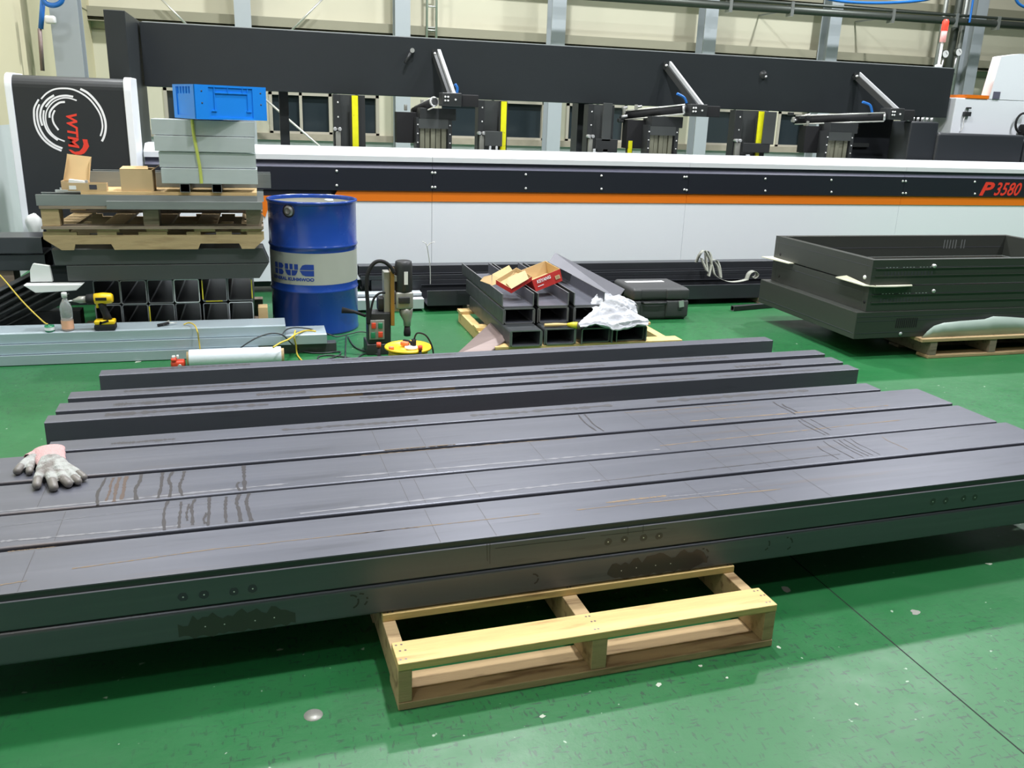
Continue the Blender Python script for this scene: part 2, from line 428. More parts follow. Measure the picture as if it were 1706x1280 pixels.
# chips and scuffs where the paint has gone
random.seed(11)
def chip(c, r, m, e=1.5, ang=0):
    n = 9; pts = []
    for k in range(n):
        a = 2*math.pi*k/n; rr = r*(.65+.6*random.random()); x, y = rr*e*math.cos(a), rr*math.sin(a)
        pts.append((c.x+x*math.cos(ang)-y*math.sin(ang), c.y+x*math.sin(ang)+y*math.cos(ang), .0007))
    mb.quad(pts, m)
for (x, y, r, m) in [(1310, 983, .014, 'cast'), (1525, 1020, .013, 'cast'), (903, 1194, .007, 'chip'), (1297, 1079, .005, 'chip'), (1097, 1141, .007, 'chip'), (1167, 1110, .005, 'chip'), (1211, 1130, .004, 'chip'), (1427, 1174, .005, 'chip'), (1648, 940, .008, 'chip'), (50, 603, .025, 'card_in'), (230, 603, .014, 'chip'), (1345, 895, .006, 'chip'), (466, 1083, .006, 'chip')]:
    chip(atZ(x, y), r, m, ang=random.random()*3)
mb.lathe([(0.0001, .0008), (.024, .0008), (.024, 0)], atZ(522, 1192), 'cast', 20)
struct(mb.build('trim_1'))

# back wall with long window strips
mb = MB()
WX0, WX1 = -2.2, 20
SILL, HEAD = 1.10, 1.66
mb.bb((WX0, WY, 0), (WX1, WY+.2, SILL), 'wall_grey')
mb.bb((WX0, WY, HEAD), (WX1, WY+.2, 9), 'wall')
WINS = [(.18, 1.05), (1.08, 1.72), (2.6, 4.25), (4.6, 5.6), (6.85, 8.1), (8.3, 9.4), (-1.2, -.4)]
edges = [WX0] + [v for w in sorted(WINS) for v in w] + [WX1]
for i in range(0, len(edges), 2): mb.bb((edges[i], WY, SILL), (edges[i+1], WY+.2, HEAD), 'wall')
for zz in (2.35, 3.25, 4.15): mb.bb((WX0, WY-.012, zz-.006), (WX1, WY, zz+.006), 'girt')
struct(mb.build('wall_back'))
for i, (a, b_) in enumerate(WINS):
    mb = MB(); mb.bb((a, WY+.05, SILL), (b_, WY+.08, HEAD), 'glass')
    w = struct(mb.build('window_%d' % (i+1)))
    f = MB()
    for (x0, x1) in ((a, a+.045), (b_-.045, b_), ((a+b_)/2-.02, (a+b_)/2+.02)): f.bb((x0, WY-.02, SILL), (x1, WY+.1, HEAD), 'frame')
    f.bb((a, WY-.02, HEAD-.04), (b_, WY+.1, HEAD), 'frame'); f.bb((a, WY-.02, SILL), (b_, WY+.1, SILL+.03), 'frame')
    f.build('window_frame', w)
mb = MB(); mb.bb((WX0, WY-.06, SILL-.09), (WX1, WY+.02, SILL), 'concrete'); struct(mb.build('trim_2'))
# horizontal girts (cold formed, with a lip)
for i, zz in enumerate((2.60, 3.42)):
    mb = MB(); mb.bb((WX0, WY-.22, zz), (WX1, WY-.015, zz+.012), 'girt'); mb.bb((WX0, WY-.22, zz-.12), (WX1, WY-.208, zz), 'girt'); mb.bb((WX0, WY-.22, zz-.12), (WX1, WY-.18, zz-.108), 'girt')
    mb.bb((WX0, WY-.22, zz-.16), (WX1, WY-.015, zz-.15), 'girt'); struct(mb.build('trim_%d' % (3+i)))
# side walls, front wall, ceiling
mb = MB(); zl_ = atX(8, 208, -2.02).z; mb.bb((-2.2, -9, zl_), (-2.02, WY, 9), 'wall_left'); mb.bb((-2.2, -9, 0), (-2.02, WY, zl_), 'wall_grey')
for zz in (2.55,): mb.bb((-2.02, -9, zz), (-2.012, WY, zz+.01), 'girt')
struct(mb.build('wall_left'))
mb = MB(); mb.bb((19.8, -9, 0), (20, WY, 9), 'wall_far'); struct(mb.build('wall_right'))
mb = MB(); mb.bb((-2.2, -9, 0), (20, -8.8, 9), 'wall_far'); struct(mb.build('wall_front'))
mb = MB(); mb.bb((-2.2, -9, 9), (20, 16, 9.1), 'ceiling'); struct(mb.build('ceiling'))

# H-section columns standing against the back wall
def column(i, xc, yc, lab, w=.21):
    t = thing('steel_column', lab, 'column', (xc, yc, 0), 0, 'columns along the back wall')
    mb = MB(); mb.bb((xc-w/2, yc-.12, 0), (xc+w/2, yc-.105, 8.98), 'column'); mb.build('flange', t)
    mb = MB(); mb.bb((xc-w/2, yc+.105, 0), (xc+w/2, yc+.12, 8.98), 'column'); mb.build('flange', t)
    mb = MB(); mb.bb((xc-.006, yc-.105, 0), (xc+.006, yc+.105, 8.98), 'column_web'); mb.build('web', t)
    return t
CY = WY-.36
for i, (px, lab) in enumerate([(404, 'grey steel column second from the left, behind the open blue-crate stack'),
                               (671, 'grey steel column left of the wall ladder'),
                               (932, 'grey steel column in the middle of the black beam'),
                               (1187, 'grey steel column just right of the second loading arm'),
                               (1395, 'grey steel column left of the red beacon light')]):
    p = atY(px, 20, CY-.12); column(i, p.x, CY, lab)
column(5, atY(1637, 20, CY-.12).x, CY, 'grey steel column right of the red beacon, with pipes beside it')
column(6, atY(106, 20, 9.5).x, 9.62, 'wide grey steel column at the far left corner behind the logo cabinet', .24)

# wall ladder
lx = (atY(712, 20, WY-.3).x, atY(728, 20, WY-.3).x)
t = thing('wall_ladder', 'slim pale steel ladder fixed to the wall above the black beam', 'ladder', ((lx[0]+lx[1])/2, WY-.26, 2.2))
for x in lx: MB().cyl((x, WY-.26, 2.2), (x, WY-.26, 6), .018, 'rod').build('rail', t)
for k in range(12):
    z = 2.25+.31*k; MB().cyl((lx[0], WY-.26, z), (lx[1], WY-.26, z), .013, 'rod').build('rung', t)
for k in range(2):
    z = 2.6+2*k; MB().box(((lx[0]+lx[1])/2, WY-.12, z), (lx[1]-lx[0], .28, .02), 'rod').build('wall_bracket', t)
# diagonal rods between the columns
def rod(a, b_, r, m, name, lab, cat, group=None):
    mb = MB(); mb.cyl(a, b_, r, m, 10); o = mb.build(name); origin_fix(o); return tag(o, lab, cat, group)
rod(atY(408, 136, WY-.34), atY(662, 356, WY-.34), .016, 'rod', 'brace_rod', 'thin pale diagonal brace rod running down to the right across the dark window', 'brace rod')
rod(atY(538, -2, WY-.32), atY(484, 52, WY-.32), .014, 'rod', 'brace_rod', 'thin pale diagonal brace rod high on the wall, left of the ladder', 'brace rod')
rod(atY(268, -2, WY-.32), atY(312, 42, WY-.32), .014, 'rod', 'brace_rod', 'thin pale diagonal brace rod above the left end of the black beam', 'brace rod')
# horizontal pipe run high on the wall, right
mb = MB(); a, b_ = atY(1060, -1, 12.4), atY(1760, 47, 12.4); b_ = a+(b_-a)*1.75; a = a-(b_-a)*.15; mb.cyl(a, b_, .055, 'pipe', 14)
o = mb.build('pipe_run')
mb = MB(); off = Vector((0, -.02, .085)); mb.cyl(a+off, b_+off, .022, 'pipe', 10); o2 = mb.build('conduit', o)
for px in (1215, 1317, 1485, 1590, 1660):
    p = atY(px, 3+ (px-1080)*.066, 12.4); mb = MB(); (px in (1317, 1485)) and mb.bb((p.x-.012, 12.46, a.z+(b_.z-a.z)*(p.x-a.x)/(b_.x-a.x)-.012), (p.x+.012, 13.28, a.z+(b_.z-a.z)*(p.x-a.x)/(b_.x-a.x)+.012), 'pipe_light'); mb.box((p.x, 12.41, a.z+(b_.z-a.z)*(p.x-a.x)/(b_.x-a.x)+.01), (.05, .13, .2), 'pipe_light'); mb.build('pipe_clamp', o)
tag(o, 'long dark steel pipe run crossing the wall at the top right', 'pipe')
# blue hoses
def hose(pts, r, m, name, lab, cat, group=None, n=8, parent=None):
    mb = MB(); mb.tube(smooth_path(pts, n), r, m, 8); o = mb.build(name, parent)
    if parent is None: tag(o, lab, cat, group)
    return o
hose([atY(1350, -10, 11.5), atY(1400, 2, 11.5), atY(1470, 5, 11.5), atY(1540, 0, 11.5), atY(1570, -12, 11.5)], .02, 'blue_hose', 'air_hose', 'blue air hose sagging at the top right above the pipe', 'hose')
hose([atY(1690, -8, 11.3), atY(1697, 6, 11.3), atY(1712, 12, 11.3), atY(1730, 2, 11.3)], .02, 'blue_hose', 'air_hose', 'short blue hose loop at the top right corner', 'hose')
hose([atY(1622, -6, 12.2), atY(1618, 20, 12.2), atY(1615, 38, 12.2)], .016, 'blue_hose', 'air_hose', 'blue vertical hose beside the pipes right of the red beacon', 'hose')
# coiled blue hose and rusty drop pipe on the left
t = thing('hose_drop', 'rusty pipe drop with blue hose coiled at the top left corner', 'pipe', atY(70, 115, 9.3))
mb = MB(); mb.cyl(atY(66, 48, 9.3), atY(71, 118, 9.3), .018, 'rust_slab', 10); mb.build('drop_pipe', t)
mb = MB(); mb.cyl(atY(72, -6, 9.3), atY(68, 48, 9.3), .022, 'blue_hose', 10); mb.build('hose_end', t)
mb = MB()
pts = [atY(73+16*math.cos(a*.5)+15, -3+12*math.sin(a*.5), 9.25) for a in range(0, 14)]
mb.tube(smooth_path(pts, 4), .022, 'blue_hose', 8); mb.build('hose_coil', t)
mb = MB(); mb.rbox(atY(84, 33, 9.25), (.09, .07, .07), 'white_plastic', .02); mb.build('valve', t)

# vertical pipes and gauges near the beacon
for k, (px, r, m, lab) in enumerate([(1566, .035, 'pipe_light', 'bright vertical pipe left of the gauges'), (1588, .06, 'pipe', 'thick dark vertical pipe between the two gauges'), (1600, .045, 'pipe_light', 'bright vertical pipe right of the dark pipe')]):
    a = atY(px+12, -5, 12.6); mb = MB(); mb.cyl((a.x, 12.6, .02), (a.x, 12.6, 6), r, m, 12); o = mb.build('vertical_pipe'); origin_fix(o); tag(o, lab, 'pipe')
for (px, py, lab) in [(1573, 90, 'round white pressure gauge on the left, beside the beacon pole'), (1595, 87, 'round white pressure gauge on the right, near the dark pipe')]:
    c = atY(px, py, 12.3); t = thing('pressure_gauge', lab, 'gauge', (c.x, c.y, c.z-.25), 0, 'gauges on the pipes')
    mb = MB(); mb.lathe([(.001, .03), (.062, .03), (.062, -.03), (.056, -.036)], c, 'pipe', 20, 'y'); mb.build('case', t)
    mb = MB(); mb.lathe([(.001, -.034), (.057, -.034)], c, 'paper', 20, 'y'); mb.box(c+Vector((.012, -.037, .012)), (.05, .002, .006), 'print_dark', Matrix.Rotation(.8, 4, 'Y')); mb.build('dial', t)
    mb = MB(); mb.cyl(c+Vector((0, 0, -.06)), c+Vector((-.01, 0, -.3)), .016, 'alu', 10); xp_ = atY((1566 if px < 1580 else 1600)+12, -5, 12.6).x; mb.cyl(c+Vector((-.01, 0, -.3)), Vector((xp_, 12.6, c.z-.3)), .014, 'alu', 8); mb.build('stem', t)
# beacon light on a pole (on top of the black beam)
b0 = atY(1563, 112, 8.2); b1 = atY(1567, 70, 8.2); b2 = atY(1572, 42, 8.2)
t = thing('beacon_light', 'stack light on a white pole glowing red above the black beam', 'beacon', (b0.x, 8.2, b0.z))
MB().lathe([(.001, 0), (.035, 0), (.035, .02), (.014, .03), (.014, b1.z-b0.z)], (b0.x, 8.2, b0.z), 'white_plastic', 16).build('pole', t)
MB().lathe([(.001, 0), (.03, 0), (.03, .11), (.001, .11)], (b0.x, 8.2, b1.z), 'beacon_off', 16).build('lower_lens', t)
MB().lathe([(.001, .11), (.032, .11), (.032, .2), (.02, .22), (.001, .22)], (b0.x, 8.2, b1.z), 'beacon', 16).build('upper_lens', t)

# ---------------------------------------------------------------- ceiling lamps of the hall
def make_lamp(x, y, w, lab):
    t = thing('high_bay_lamp', lab, 'lamp', (x, y, LAMP_Z), 0, 'high bay lamps under the ceiling')
    MB().lathe([(.001, .32), (.07, .30), (.09, .2), (.22, .06), (.24, 0), (.235, 0), (.21, .05), (.001, .10)], (x, y, LAMP_Z), 'lamp_shell', 24).build('reflector', t)
    MB().lathe([(.001, .012), (.205, .012), (.205, .02), (.001, .02)], (x, y, LAMP_Z+.01), 'lamp_glow', 24).build('diffuser', t)
    MB().cyl((x, y, LAMP_Z+.3), (x, y, 8.98), .012, 'lamp_shell', 8).build('hanger', t)
    l = bpy.data.lights.new('lamp_light', 'AREA'); l.shape = 'DISK'; l.size = .42; l.energy = w; l.color = (.965, .985, 1); l.spread = R(165)
    lo = bpy.data.objects.new('lamp_light', l); COL.objects.link(lo); lo.parent = t; lo.location = (0, 0, -.01)
for (x, y, w) in LAMPS: make_lamp(x, y, w, 'round high bay ceiling lamp with a metal reflector, above the picture')

# ================================================================ stack of steel tubes
TH = R(2.07)
def SW(s, n, z=0): return Vector((s*math.cos(TH)-n*math.sin(TH), s*math.sin(TH)+n*math.cos(TH), z))
def Sc(px, py, z):
    p = atZ(px, py, z); return p.x*math.cos(TH)+p.y*math.sin(TH), -p.x*math.sin(TH)+p.y*math.cos(TH)
def Sf(px, py, n):
    d = ray(px, py); k = n/(-d.x*math.sin(TH)+d.y*math.cos(TH)); p = Vector((0, 0, CAM_H))+d*k
    return p.x*math.cos(TH)+p.y*math.sin(TH), p.z
def steel_tube(s0, s1, n0, n1, z0, z1, lab, r=.012, wall=.006, m='scale', marks=None, grp='steel box tubes stacked in the middle of the floor', rz=0., step=False):
    mb = MB(); w = n1-n0; h = z1-z0; l = s1-s0
    if step:
        q = rrect(0, w, 0, h, .004, 2); out = [(.008 if (p[0] < .01 and p[1] > h/2) else p[0], p[1]) for p in q]
        k = max(i for i, p in enumerate(q) if p[0] < .01 and p[1] > h/2)
        out = out[:k+1] + [(.008, h-.019), (0, h-.020)] + out[k+1:]
        inn = [(min(w-wall, max(wall+.008, a)), min(h-wall, max(wall, b_))) for a, b_ in out]
        mb.hollow(out, inn, 0, l, m, 'x')
        mb.bb((0, .0066, h-.0185), (l, .0078, h-.0025), 'chan_out'); mb.bb((0, .0004, h-.0198), (l, .0064, h-.0192), 'wear_lit_edge')  # pale strip paints light on the ledge; band above is darker steel
    else: mb.hollow(rrect(0, w, 0, h, r, 5), rrect(wall, w-wall, wall, h-wall, max(r-wall, .002), 5), 0, l, m, 'x')
    if marks: marks(mb, s0, n0, z0, l, w, h)
    o = mb.build('steel_tube'); o.location = SW(s0, n0, z0); o.rotation_euler = (0, 0, TH+rz)
    tag(o, lab, 'steel tube', grp); return o
def strip(mb, pts, w, m, z, jag=.25):
    """a narrow irregular mark following pts (x, y) on a level face at z"""
    pts = [Vector((p[0], p[1], 0)) for p in pts]; L_, R_ = [], []
    fine = smooth_path(pts, 6) if len(pts) > 1 else pts
    for i, p in enumerate(fine):
        d = (fine[min(i+1, len(fine)-1)]-fine[max(i-1, 0)]).normalized(); sd = Vector((-d.y, d.x, 0))
        ww = w*(1+jag*(random.random()*2-1))*.5
        L_.append((p+sd*ww)); R_.append((p-sd*ww))
    for i in range(len(fine)-1):
        mb.add([(v.x, v.y, z) for v in (L_[i], L_[i+1], R_[i+1], R_[i])], [(0, 1, 2, 3)], m)
def stripf(mb, x0, z0, x1, z1, w, m, y=-.0006):
    d = Vector((x1-x0, 0, z1-z0)).normalized(); sd = Vector((-d.z, 0, d.x))*w/2
    a, b_ = Vector((x0, y, z0)), Vector((x1, y, z1)); mb.add([a+sd, b_+sd, b_-sd, a-sd], [(0, 1, 2, 3)], m)
ZB, ZM, ZT = .1405, .234, .335
random.seed(3)
def marks_for(scribes, drips, lines, front=None, ZTT=ZT):
    def f(mb, s0, n0, z0, l, w, h):
        for (px, py) in scribes:
            s, n = Sc(px, py, ZTT); strip(mb, [(s-s0, .012), (s-s0+.001, w-.014)], .0016, 'scribe', h+.0004, 0)
        for (px, py, a, b_, wd, m) in drips:
            s, n = Sc(px, py, ZTT); x = s-s0
            strip(mb, [(x+.006*random.random(), w*a), (x+.012*(random.random()-.5), w*(a*.6+b_*.4)), (x+.012*(random.random()-.5), w*(a*.3+b_*.7)), (x+.004, w*b_)], wd, m, h+.0006, .45)
        for (px0, py0, px1, py1, wd, m) in lines:
            s, n = Sc(px0, py0, ZTT); s2, n2 = Sc(px1, py1, ZTT); y0 = n-n0; y1 = n2-n0
            k = 9; pts = [(s-s0+(s2-s)*i/k, max(.004, min(w-.004, y0+(y1-y0)*i/k+.0025*(random.random()-.5)))) for i in range(k+1)]
            strip(mb, pts, wd, m, h+.0005, .8)
        if front: front(mb, s0, n0, z0, l, w, h)
    return f
def front_marks(mb, s0, n0, z0, l, w, h):
    for (px, py) in [(1013, 903), (1040, 899), (1072, 896), (1098, 893), (305, 995), (340, 991), (390, 986), (421, 981), (1554, 836), (1575, 835), (1605, 831), (1624, 829)]:
        s, z = Sf(px, py, n0); c = Vector((s-s0, -.0006, z-z0))
        pts = [(c.x+.011*(1+.25*random.random())*math.cos(a*.524), c.y, c.z+.011*(1+.25*random.random())*math.sin(a*.524)) for a in range(12)]
        mb.quad(pts, 'print_dark' if px < 500 else 'scale_dark')
        mb.quad([(c.x+.0022*math.cos(a*.785), c.y-.0004, c.z+.0022*math.sin(a*.785)) for a in range(8)], 'chalk')
    for (x0, y0, x1, y1) in [(816, 896, 816, 940), (811, 905, 812, 935), (1046, 875, 1046, 892), (1072, 872, 1071, 888), (825, 914, 900, 905), (900, 905, 975, 897), (1000, 893, 1110, 880)]:
        a = Sf(x0, y0, n0); b_ = Sf(x1, y1, n0); stripf(mb, a[0]-s0, a[1]-z0, b_[0]-s0, b_[1]-z0, .0014, 'oil')
def low_marks(mb, s0, n0, z0, l, w, h):
    for (px, py) in [(342, 1044), (374, 1040), (425, 1034), (457, 1029), (1035, 951), (1060, 946), (1092, 942), (1117, 939)]:
        s, z = Sf(px, py, n0); mb.quad([(s-s0+.002*math.cos(a*.785), -.0011, z-z0+.002*math.sin(a*.785)) for a in range(8)], 'chalk')
    # wet patches
    for (xa, xb) in [(296, 492), (1012, 1178)]:
        sa, _ = Sf(xa, 1040 if xa < 500 else 950, n0); sb, _ = Sf(xb, 1020 if xa < 500 else 935, n0)
        top, bot = [], []
        for i in range(25):
            t = i/24; e = min(1, min(t, 1-t)*7+.15)
            top.append((sa-s0+(sb-sa)*t, -.0007, h-.012-.030*random.random()-.03*(1-e))); bot.append((sa-s0+(sb-sa)*t, -.0007, .004+.02*random.random()*(1.5-e)))
        for i in range(24): mb.add([top[i], top[i+1], bot[i+1], bot[i]], [(0, 1, 2, 3)], 'wet')
    for (cx_, cy_, rr) in [(1170, 925, .022), (1273, 908, .02), (1310, 906, .022), (888, 965, .016), (585, 1003, .02), (600, 1000, .02)]:
        s, z = Sf(cx_, cy_, n0)
        for k in range(9):
            a0, a1 = -1.3+k*.33, -1.3+(k+1)*.33
            if random.random() < .25: continue
            stripf(mb, s-s0+rr*math.cos(a0), min(h-.006, z-z0+rr*math.sin(a0)), s-s0+rr*math.cos(a1), min(h-.006, z-z0+rr*math.sin(a1)), .005, 'oil')
M['wet'] = mat('wet_steel_patch', (.072, .062, .068), .3, .3)
G = 'steel box tubes stacked in the middle of the floor'
d2 = [(275, 855, .03, .97, .009, 'oil'), (298, 850, .05, .9, .008, 'oil'), (312, 848, .25, .8, .006, 'oil'), (322, 846, .1, .95, .009, 'oil'), (341, 845, .1, .45, .007, 'oil'), (346, 843, .03, .97, .010, 'oil'), (375, 840, .08, .93, .008, 'oil'), (397, 838, .05, .97, .010, 'oil'), (414, 836, .03, .98, .011, 'oil'),
      (1362, 745, .1, .7, .004, 'oil'), (1382, 742, .05, .9, .004, 'oil'), (1400, 741, .1, .9, .004, 'oil'), (1410, 741, .1, .9, .004, 'oil'), (1420, 741, .1, .9, .004, 'oil'), (1430, 739, .1, .9, .003, 'oil'), (1482, 735, .2, .85, .003, 'rustmark')]
d3 = [(165, 826, .0, .95, .009, 'oil'), (180, 821, .1, .93, .007, 'drip_brown'), (191, 820, .05, .93, .010, 'drip_brown'), (203, 818, .1, .95, .010, 'drip_brown'), (228, 815, .05, .97, .010, 'oil'), (265, 812, .03, .97, .009, 'oil'), (283, 808, .03, .97, .009, 'oil'), (303, 806, .03, .95, .009, 'oil'), (405, 796, .03, .98, .011, 'oil'), (396, 797, .03, .35, .008, 'oil'),
      (1342, 708, .1, .9, .005, 'oil'), (1350, 708, .1, .95, .005, 'oil'), (1362, 706, .3, .9, .004, 'oil')]
d4 = [(975, 703, .1, .95, .006, 'oil'), (985, 702, .05, .95, .006, 'oil'), (1296, 675, .1, .85, .006, 'oil'), (1303, 674, .2, .7, .008, 'oil')]
steel_tube(-.93, 3.08, 2.112, 2.352, ZM+.004, ZT, 'wide steel box tube, frontmost of the top layer, with punch marks on its front', .02, step=True, marks=marks_for([(40, 960), (712, 860), (800, 850), (1238, 797), (1320, 785), (1150, 812)], [], [(120, 948, 360, 915, .0035, 'rustmark'), (360, 915, 700, 878, .003, 'rustmark'), (560, 893, 900, 856, .003, 'rustmark'), (960, 850, 1300, 815, .004, 'rustmark'), (0, 975, 45, 968, .004, 'rustmark'), (1010, 838, 1110, 826, .008, 'rustmark'), (15, 914, 95, 905, .003, 'rustmark'), (1100, 830, 1240, 815, .004, 'wear_lit_edge')], front_marks))
steel_tube(-.95, 3.05, 2.112, 2.352, ZB, ZM, 'wide steel box tube under the frontmost one, lowest and nearest, resting on the pallet', .012, marks=low_marks)
steel_tube(-.94, 3.00, 2.374, 2.584, ZM+.004, ZT, 'flat steel box tube second from the front, with a row of dark oil drips', .006, marks=marks_for([(93, 895), (700, 820), (788, 810), (1000, 790), (675, 823), (1290, 750), (1192, 765), (1256, 760)], d2, [(0, 903, 300, 876, .009, 'wear_lit_edge'), (500, 856, 1000, 800, .009, 'wear_lit_edge'), (0, 878, 420, 830, .002, 'wear_lit_edge'), (990, 803, 1400, 757, .005, 'scale_dark')]))
steel_tube(-.94, 3.00, 2.372, 2.590, ZB, ZM, 'steel box tube in the lower layer behind the frontmost one', .012)
steel_tube(-.95, 2.972, 2.597, 2.812, ZM+.004, ZT, 'flat steel box tube third from the front, with brown and dark drips', .006, marks=marks_for([(62, 845), (640, 775), (718, 768), (1160, 727), (1095, 733), (1240, 720), (900, 758)], d3, [(0, 853, 480, 806, .009, 'wear_lit_edge'), (560, 796, 1100, 749, .009, 'wear_lit_edge'), (1100, 743, 1500, 700, .004, 'rustmark'), (600, 757, 960, 730, .003, 'rustmark')]))
steel_tube(-.95, 2.972, 2.60, 2.820, ZB, ZM, 'steel box tube in the lower layer, third from the front', .012)
steel_tube(-.96, 2.972, 2.836, 3.055, ZM+.004, ZT, 'flat steel box tube fourth from the front, with the glove at its left end', .006, marks=marks_for([(628, 738), (702, 731), (1058, 700), (1120, 692), (1188, 688), (1395, 665)], d4, [(640, 752, 760, 742, .004, 'rustmark'), (1150, 702, 1480, 676, .006, 'rustmark'), (1040, 688, 1250, 673, .003, 'rustmark')]))
steel_tube(-.96, 2.972, 2.838, 3.062, ZB, ZM, 'steel box tube in the lower layer, fourth from the front', .012)
mk = lambda seed, m='scale_dark': (lambda mb, s0, n0, z0, l, w, h: edge_stain(mb, l, w, h, seed))
def edge_stain(mb, l, w, h, seed):
    rnd = random.Random(seed)
    x = .2
    while x < l-.5:
        ln = .2+rnd.random()*.7; y = w*(.3+.35*rnd.random()); k = 8; st = random.getstate(); random.seed(seed+int(x*100))
        strip(mb, [(x+ln*i/k, y+.006*(rnd.random()-.5)) for i in range(k+1)], .012+.014*rnd.random(), 'scale_dark', h+.0004, .8); random.setstate(st); x += ln+.1+rnd.random()*.5
    if seed in (32, 34):
        for x in (.95, 1.35) if seed == 32 else (1.0,): mb.add([(x, -.0006, h*.72), (x+.22, -.0006, h*.74), (x+.22, -.0006, h*.98), (x, -.0006, h*.98)], [(0, 1, 2, 3)], 'rustmark')
NG = 'steel box tubes standing on edge behind the flat ones'
steel_tube(-.63, 2.79, 3.075, 3.178, ZT-.2, ZT, 'narrow steel tube on edge, nearest of the edge-standing ones, shorter at the right', .004, marks=mk(31), grp=NG)
steel_tube(-.685, 2.917, 3.384, 3.470, ZT-.2, ZT, 'narrow steel tube on edge showing the tallest dark front face, mid stack', .004, marks=mk(33), grp=NG)
steel_tube(-.667, 2.925, 3.512, 3.612, ZT-.2, ZT, 'narrow steel tube on edge with rust patches, directly behind the tall dark face', .004, marks=mk(32), grp=NG)
steel_tube(-.647, 2.933, 3.668, 3.756, ZT-.2, ZT, 'narrow steel tube on edge, second from the back of the stack', .004, marks=mk(35), grp=NG)
steel_tube(-.568, 2.824, 3.975, 4.06, ZT-.2, ZT, 'narrow steel tube on edge, rearmost and set apart, close to the cable reel', .004, marks=mk(36), grp=NG)

# ---------------------------------------------------------------- pallets
def pallet(name, lab, s0, s1, n0, n1, h, m, ms, place, deck, stringers, front=None, grp=None, thick=.022, bdeck=None, warp=0):
    base = place((s0+s1)/2, (n0+n1)/2); rz = TH if place is SW else 0
    t = thing(name, lab, 'pallet', base, rz, grp)
    def lb(a, b_, mm, nm, bev=.002):
        mb = MB(); 
        c = Vector(((a[0]+b_[0])/2, (a[1]+b_[1])/2, (a[2]+b_[2])/2)); w = place(c.x, c.y); w.z = c.z
        mb.box(w, [abs(b_[i]-a[i]) for i in range(3)], mm, Matrix.Rotation(rz, 4, 'Z')); return mb.build(nm, t, bevel=bev)
    for (a, b_) in deck: lb((s0, n0+a, h-thick), (s1, n0+b_, h), m, 'deck_board')
    for (a, b_) in stringers: lb((s0+a, n0+.004, thick), (s0+b_, n1-.004, h-thick-.0005), ms, 'stringer')
    for (a, b_) in (bdeck if bdeck is not None else deck): lb((s0, n0+a, 0), (s1, n0+b_, thick-.0005), ms, 'bottom_board')
    return t
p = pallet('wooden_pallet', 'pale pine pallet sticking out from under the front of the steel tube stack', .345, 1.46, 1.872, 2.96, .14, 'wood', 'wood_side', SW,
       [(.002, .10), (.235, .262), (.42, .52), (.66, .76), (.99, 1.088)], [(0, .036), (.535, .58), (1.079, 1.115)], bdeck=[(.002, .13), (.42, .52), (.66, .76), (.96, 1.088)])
pallet('wooden_pallet', 'old wooden pallet hidden under the rear edge-standing tubes', .55, 1.65, 3.02, 4.08, .133, 'wood_old', 'wood_old', SW,
       [(0, .1), (.25, .35), (.5, .6), (.72, .82), (.95, 1.06)], [(0, .04), (.53, .57), (1.06, 1.1)])

# ================================================================ long tube cutting machine (white, black and orange)
MY = 7.3
XL, XR = -.835, 9.4
seams = [atY(720, 380, MY).x, atY(1140, 380, MY).x, atY(1500, 345, MY).x, atY(1500, 345, MY).x+2.35]
t = thing('tube_cutting_machine', 'long white machine body with black band and orange stripe behind the drum', 'machine', ((XL+XR)/2, 7.5, 0))
cuts = [XL] + seams + [XR]
for a, b_ in zip(cuts[:-1], cuts[1:]):
    a += .0015; b_ -= .0015
    mb = MB(); mb.bb((a, MY+.02, .10), (b_, MY+.05, .752), 'white_paint'); mb.build('front_panel', t)
    mb = MB(); x0 = max(a, .555)
    pts = [(x0, .752), (b_, .752), (b_, .838), (x0+ (.05 if x0 == .555 else 0), .838)]
    mb.prism(pts, MY+.012, MY+.05, 'orange'); mb.build('orange_stripe', t)
    mb = MB(); x0 = a
    if a < 0:
        mb.bb((a, MY+.012, .752), (.555, MY+.05, .838), 'band_black')
    mb.bb((a, MY, .838), (b_, MY+.05, 1.017), 'band_black'); mb.build('black_band', t)
    mb = MB(); mb.prism([(MY, 1.017), (MY+.055, 1.075), (MY+.055, 1.017)], a, b_, 'band_bevel', 'x'); mb.build('bevel_strip', t)  # light reflected by the tilted face is put into its colour
    mb = MB(); mb.prism([(MY-.002, 1.072), (MY-.002, 1.112), (MY+.13, 1.168), (MY+.36, 1.168), (MY+.36, 1.072)], a, b_, 'lip_white', 'x'); mb.build('top_lip', t)
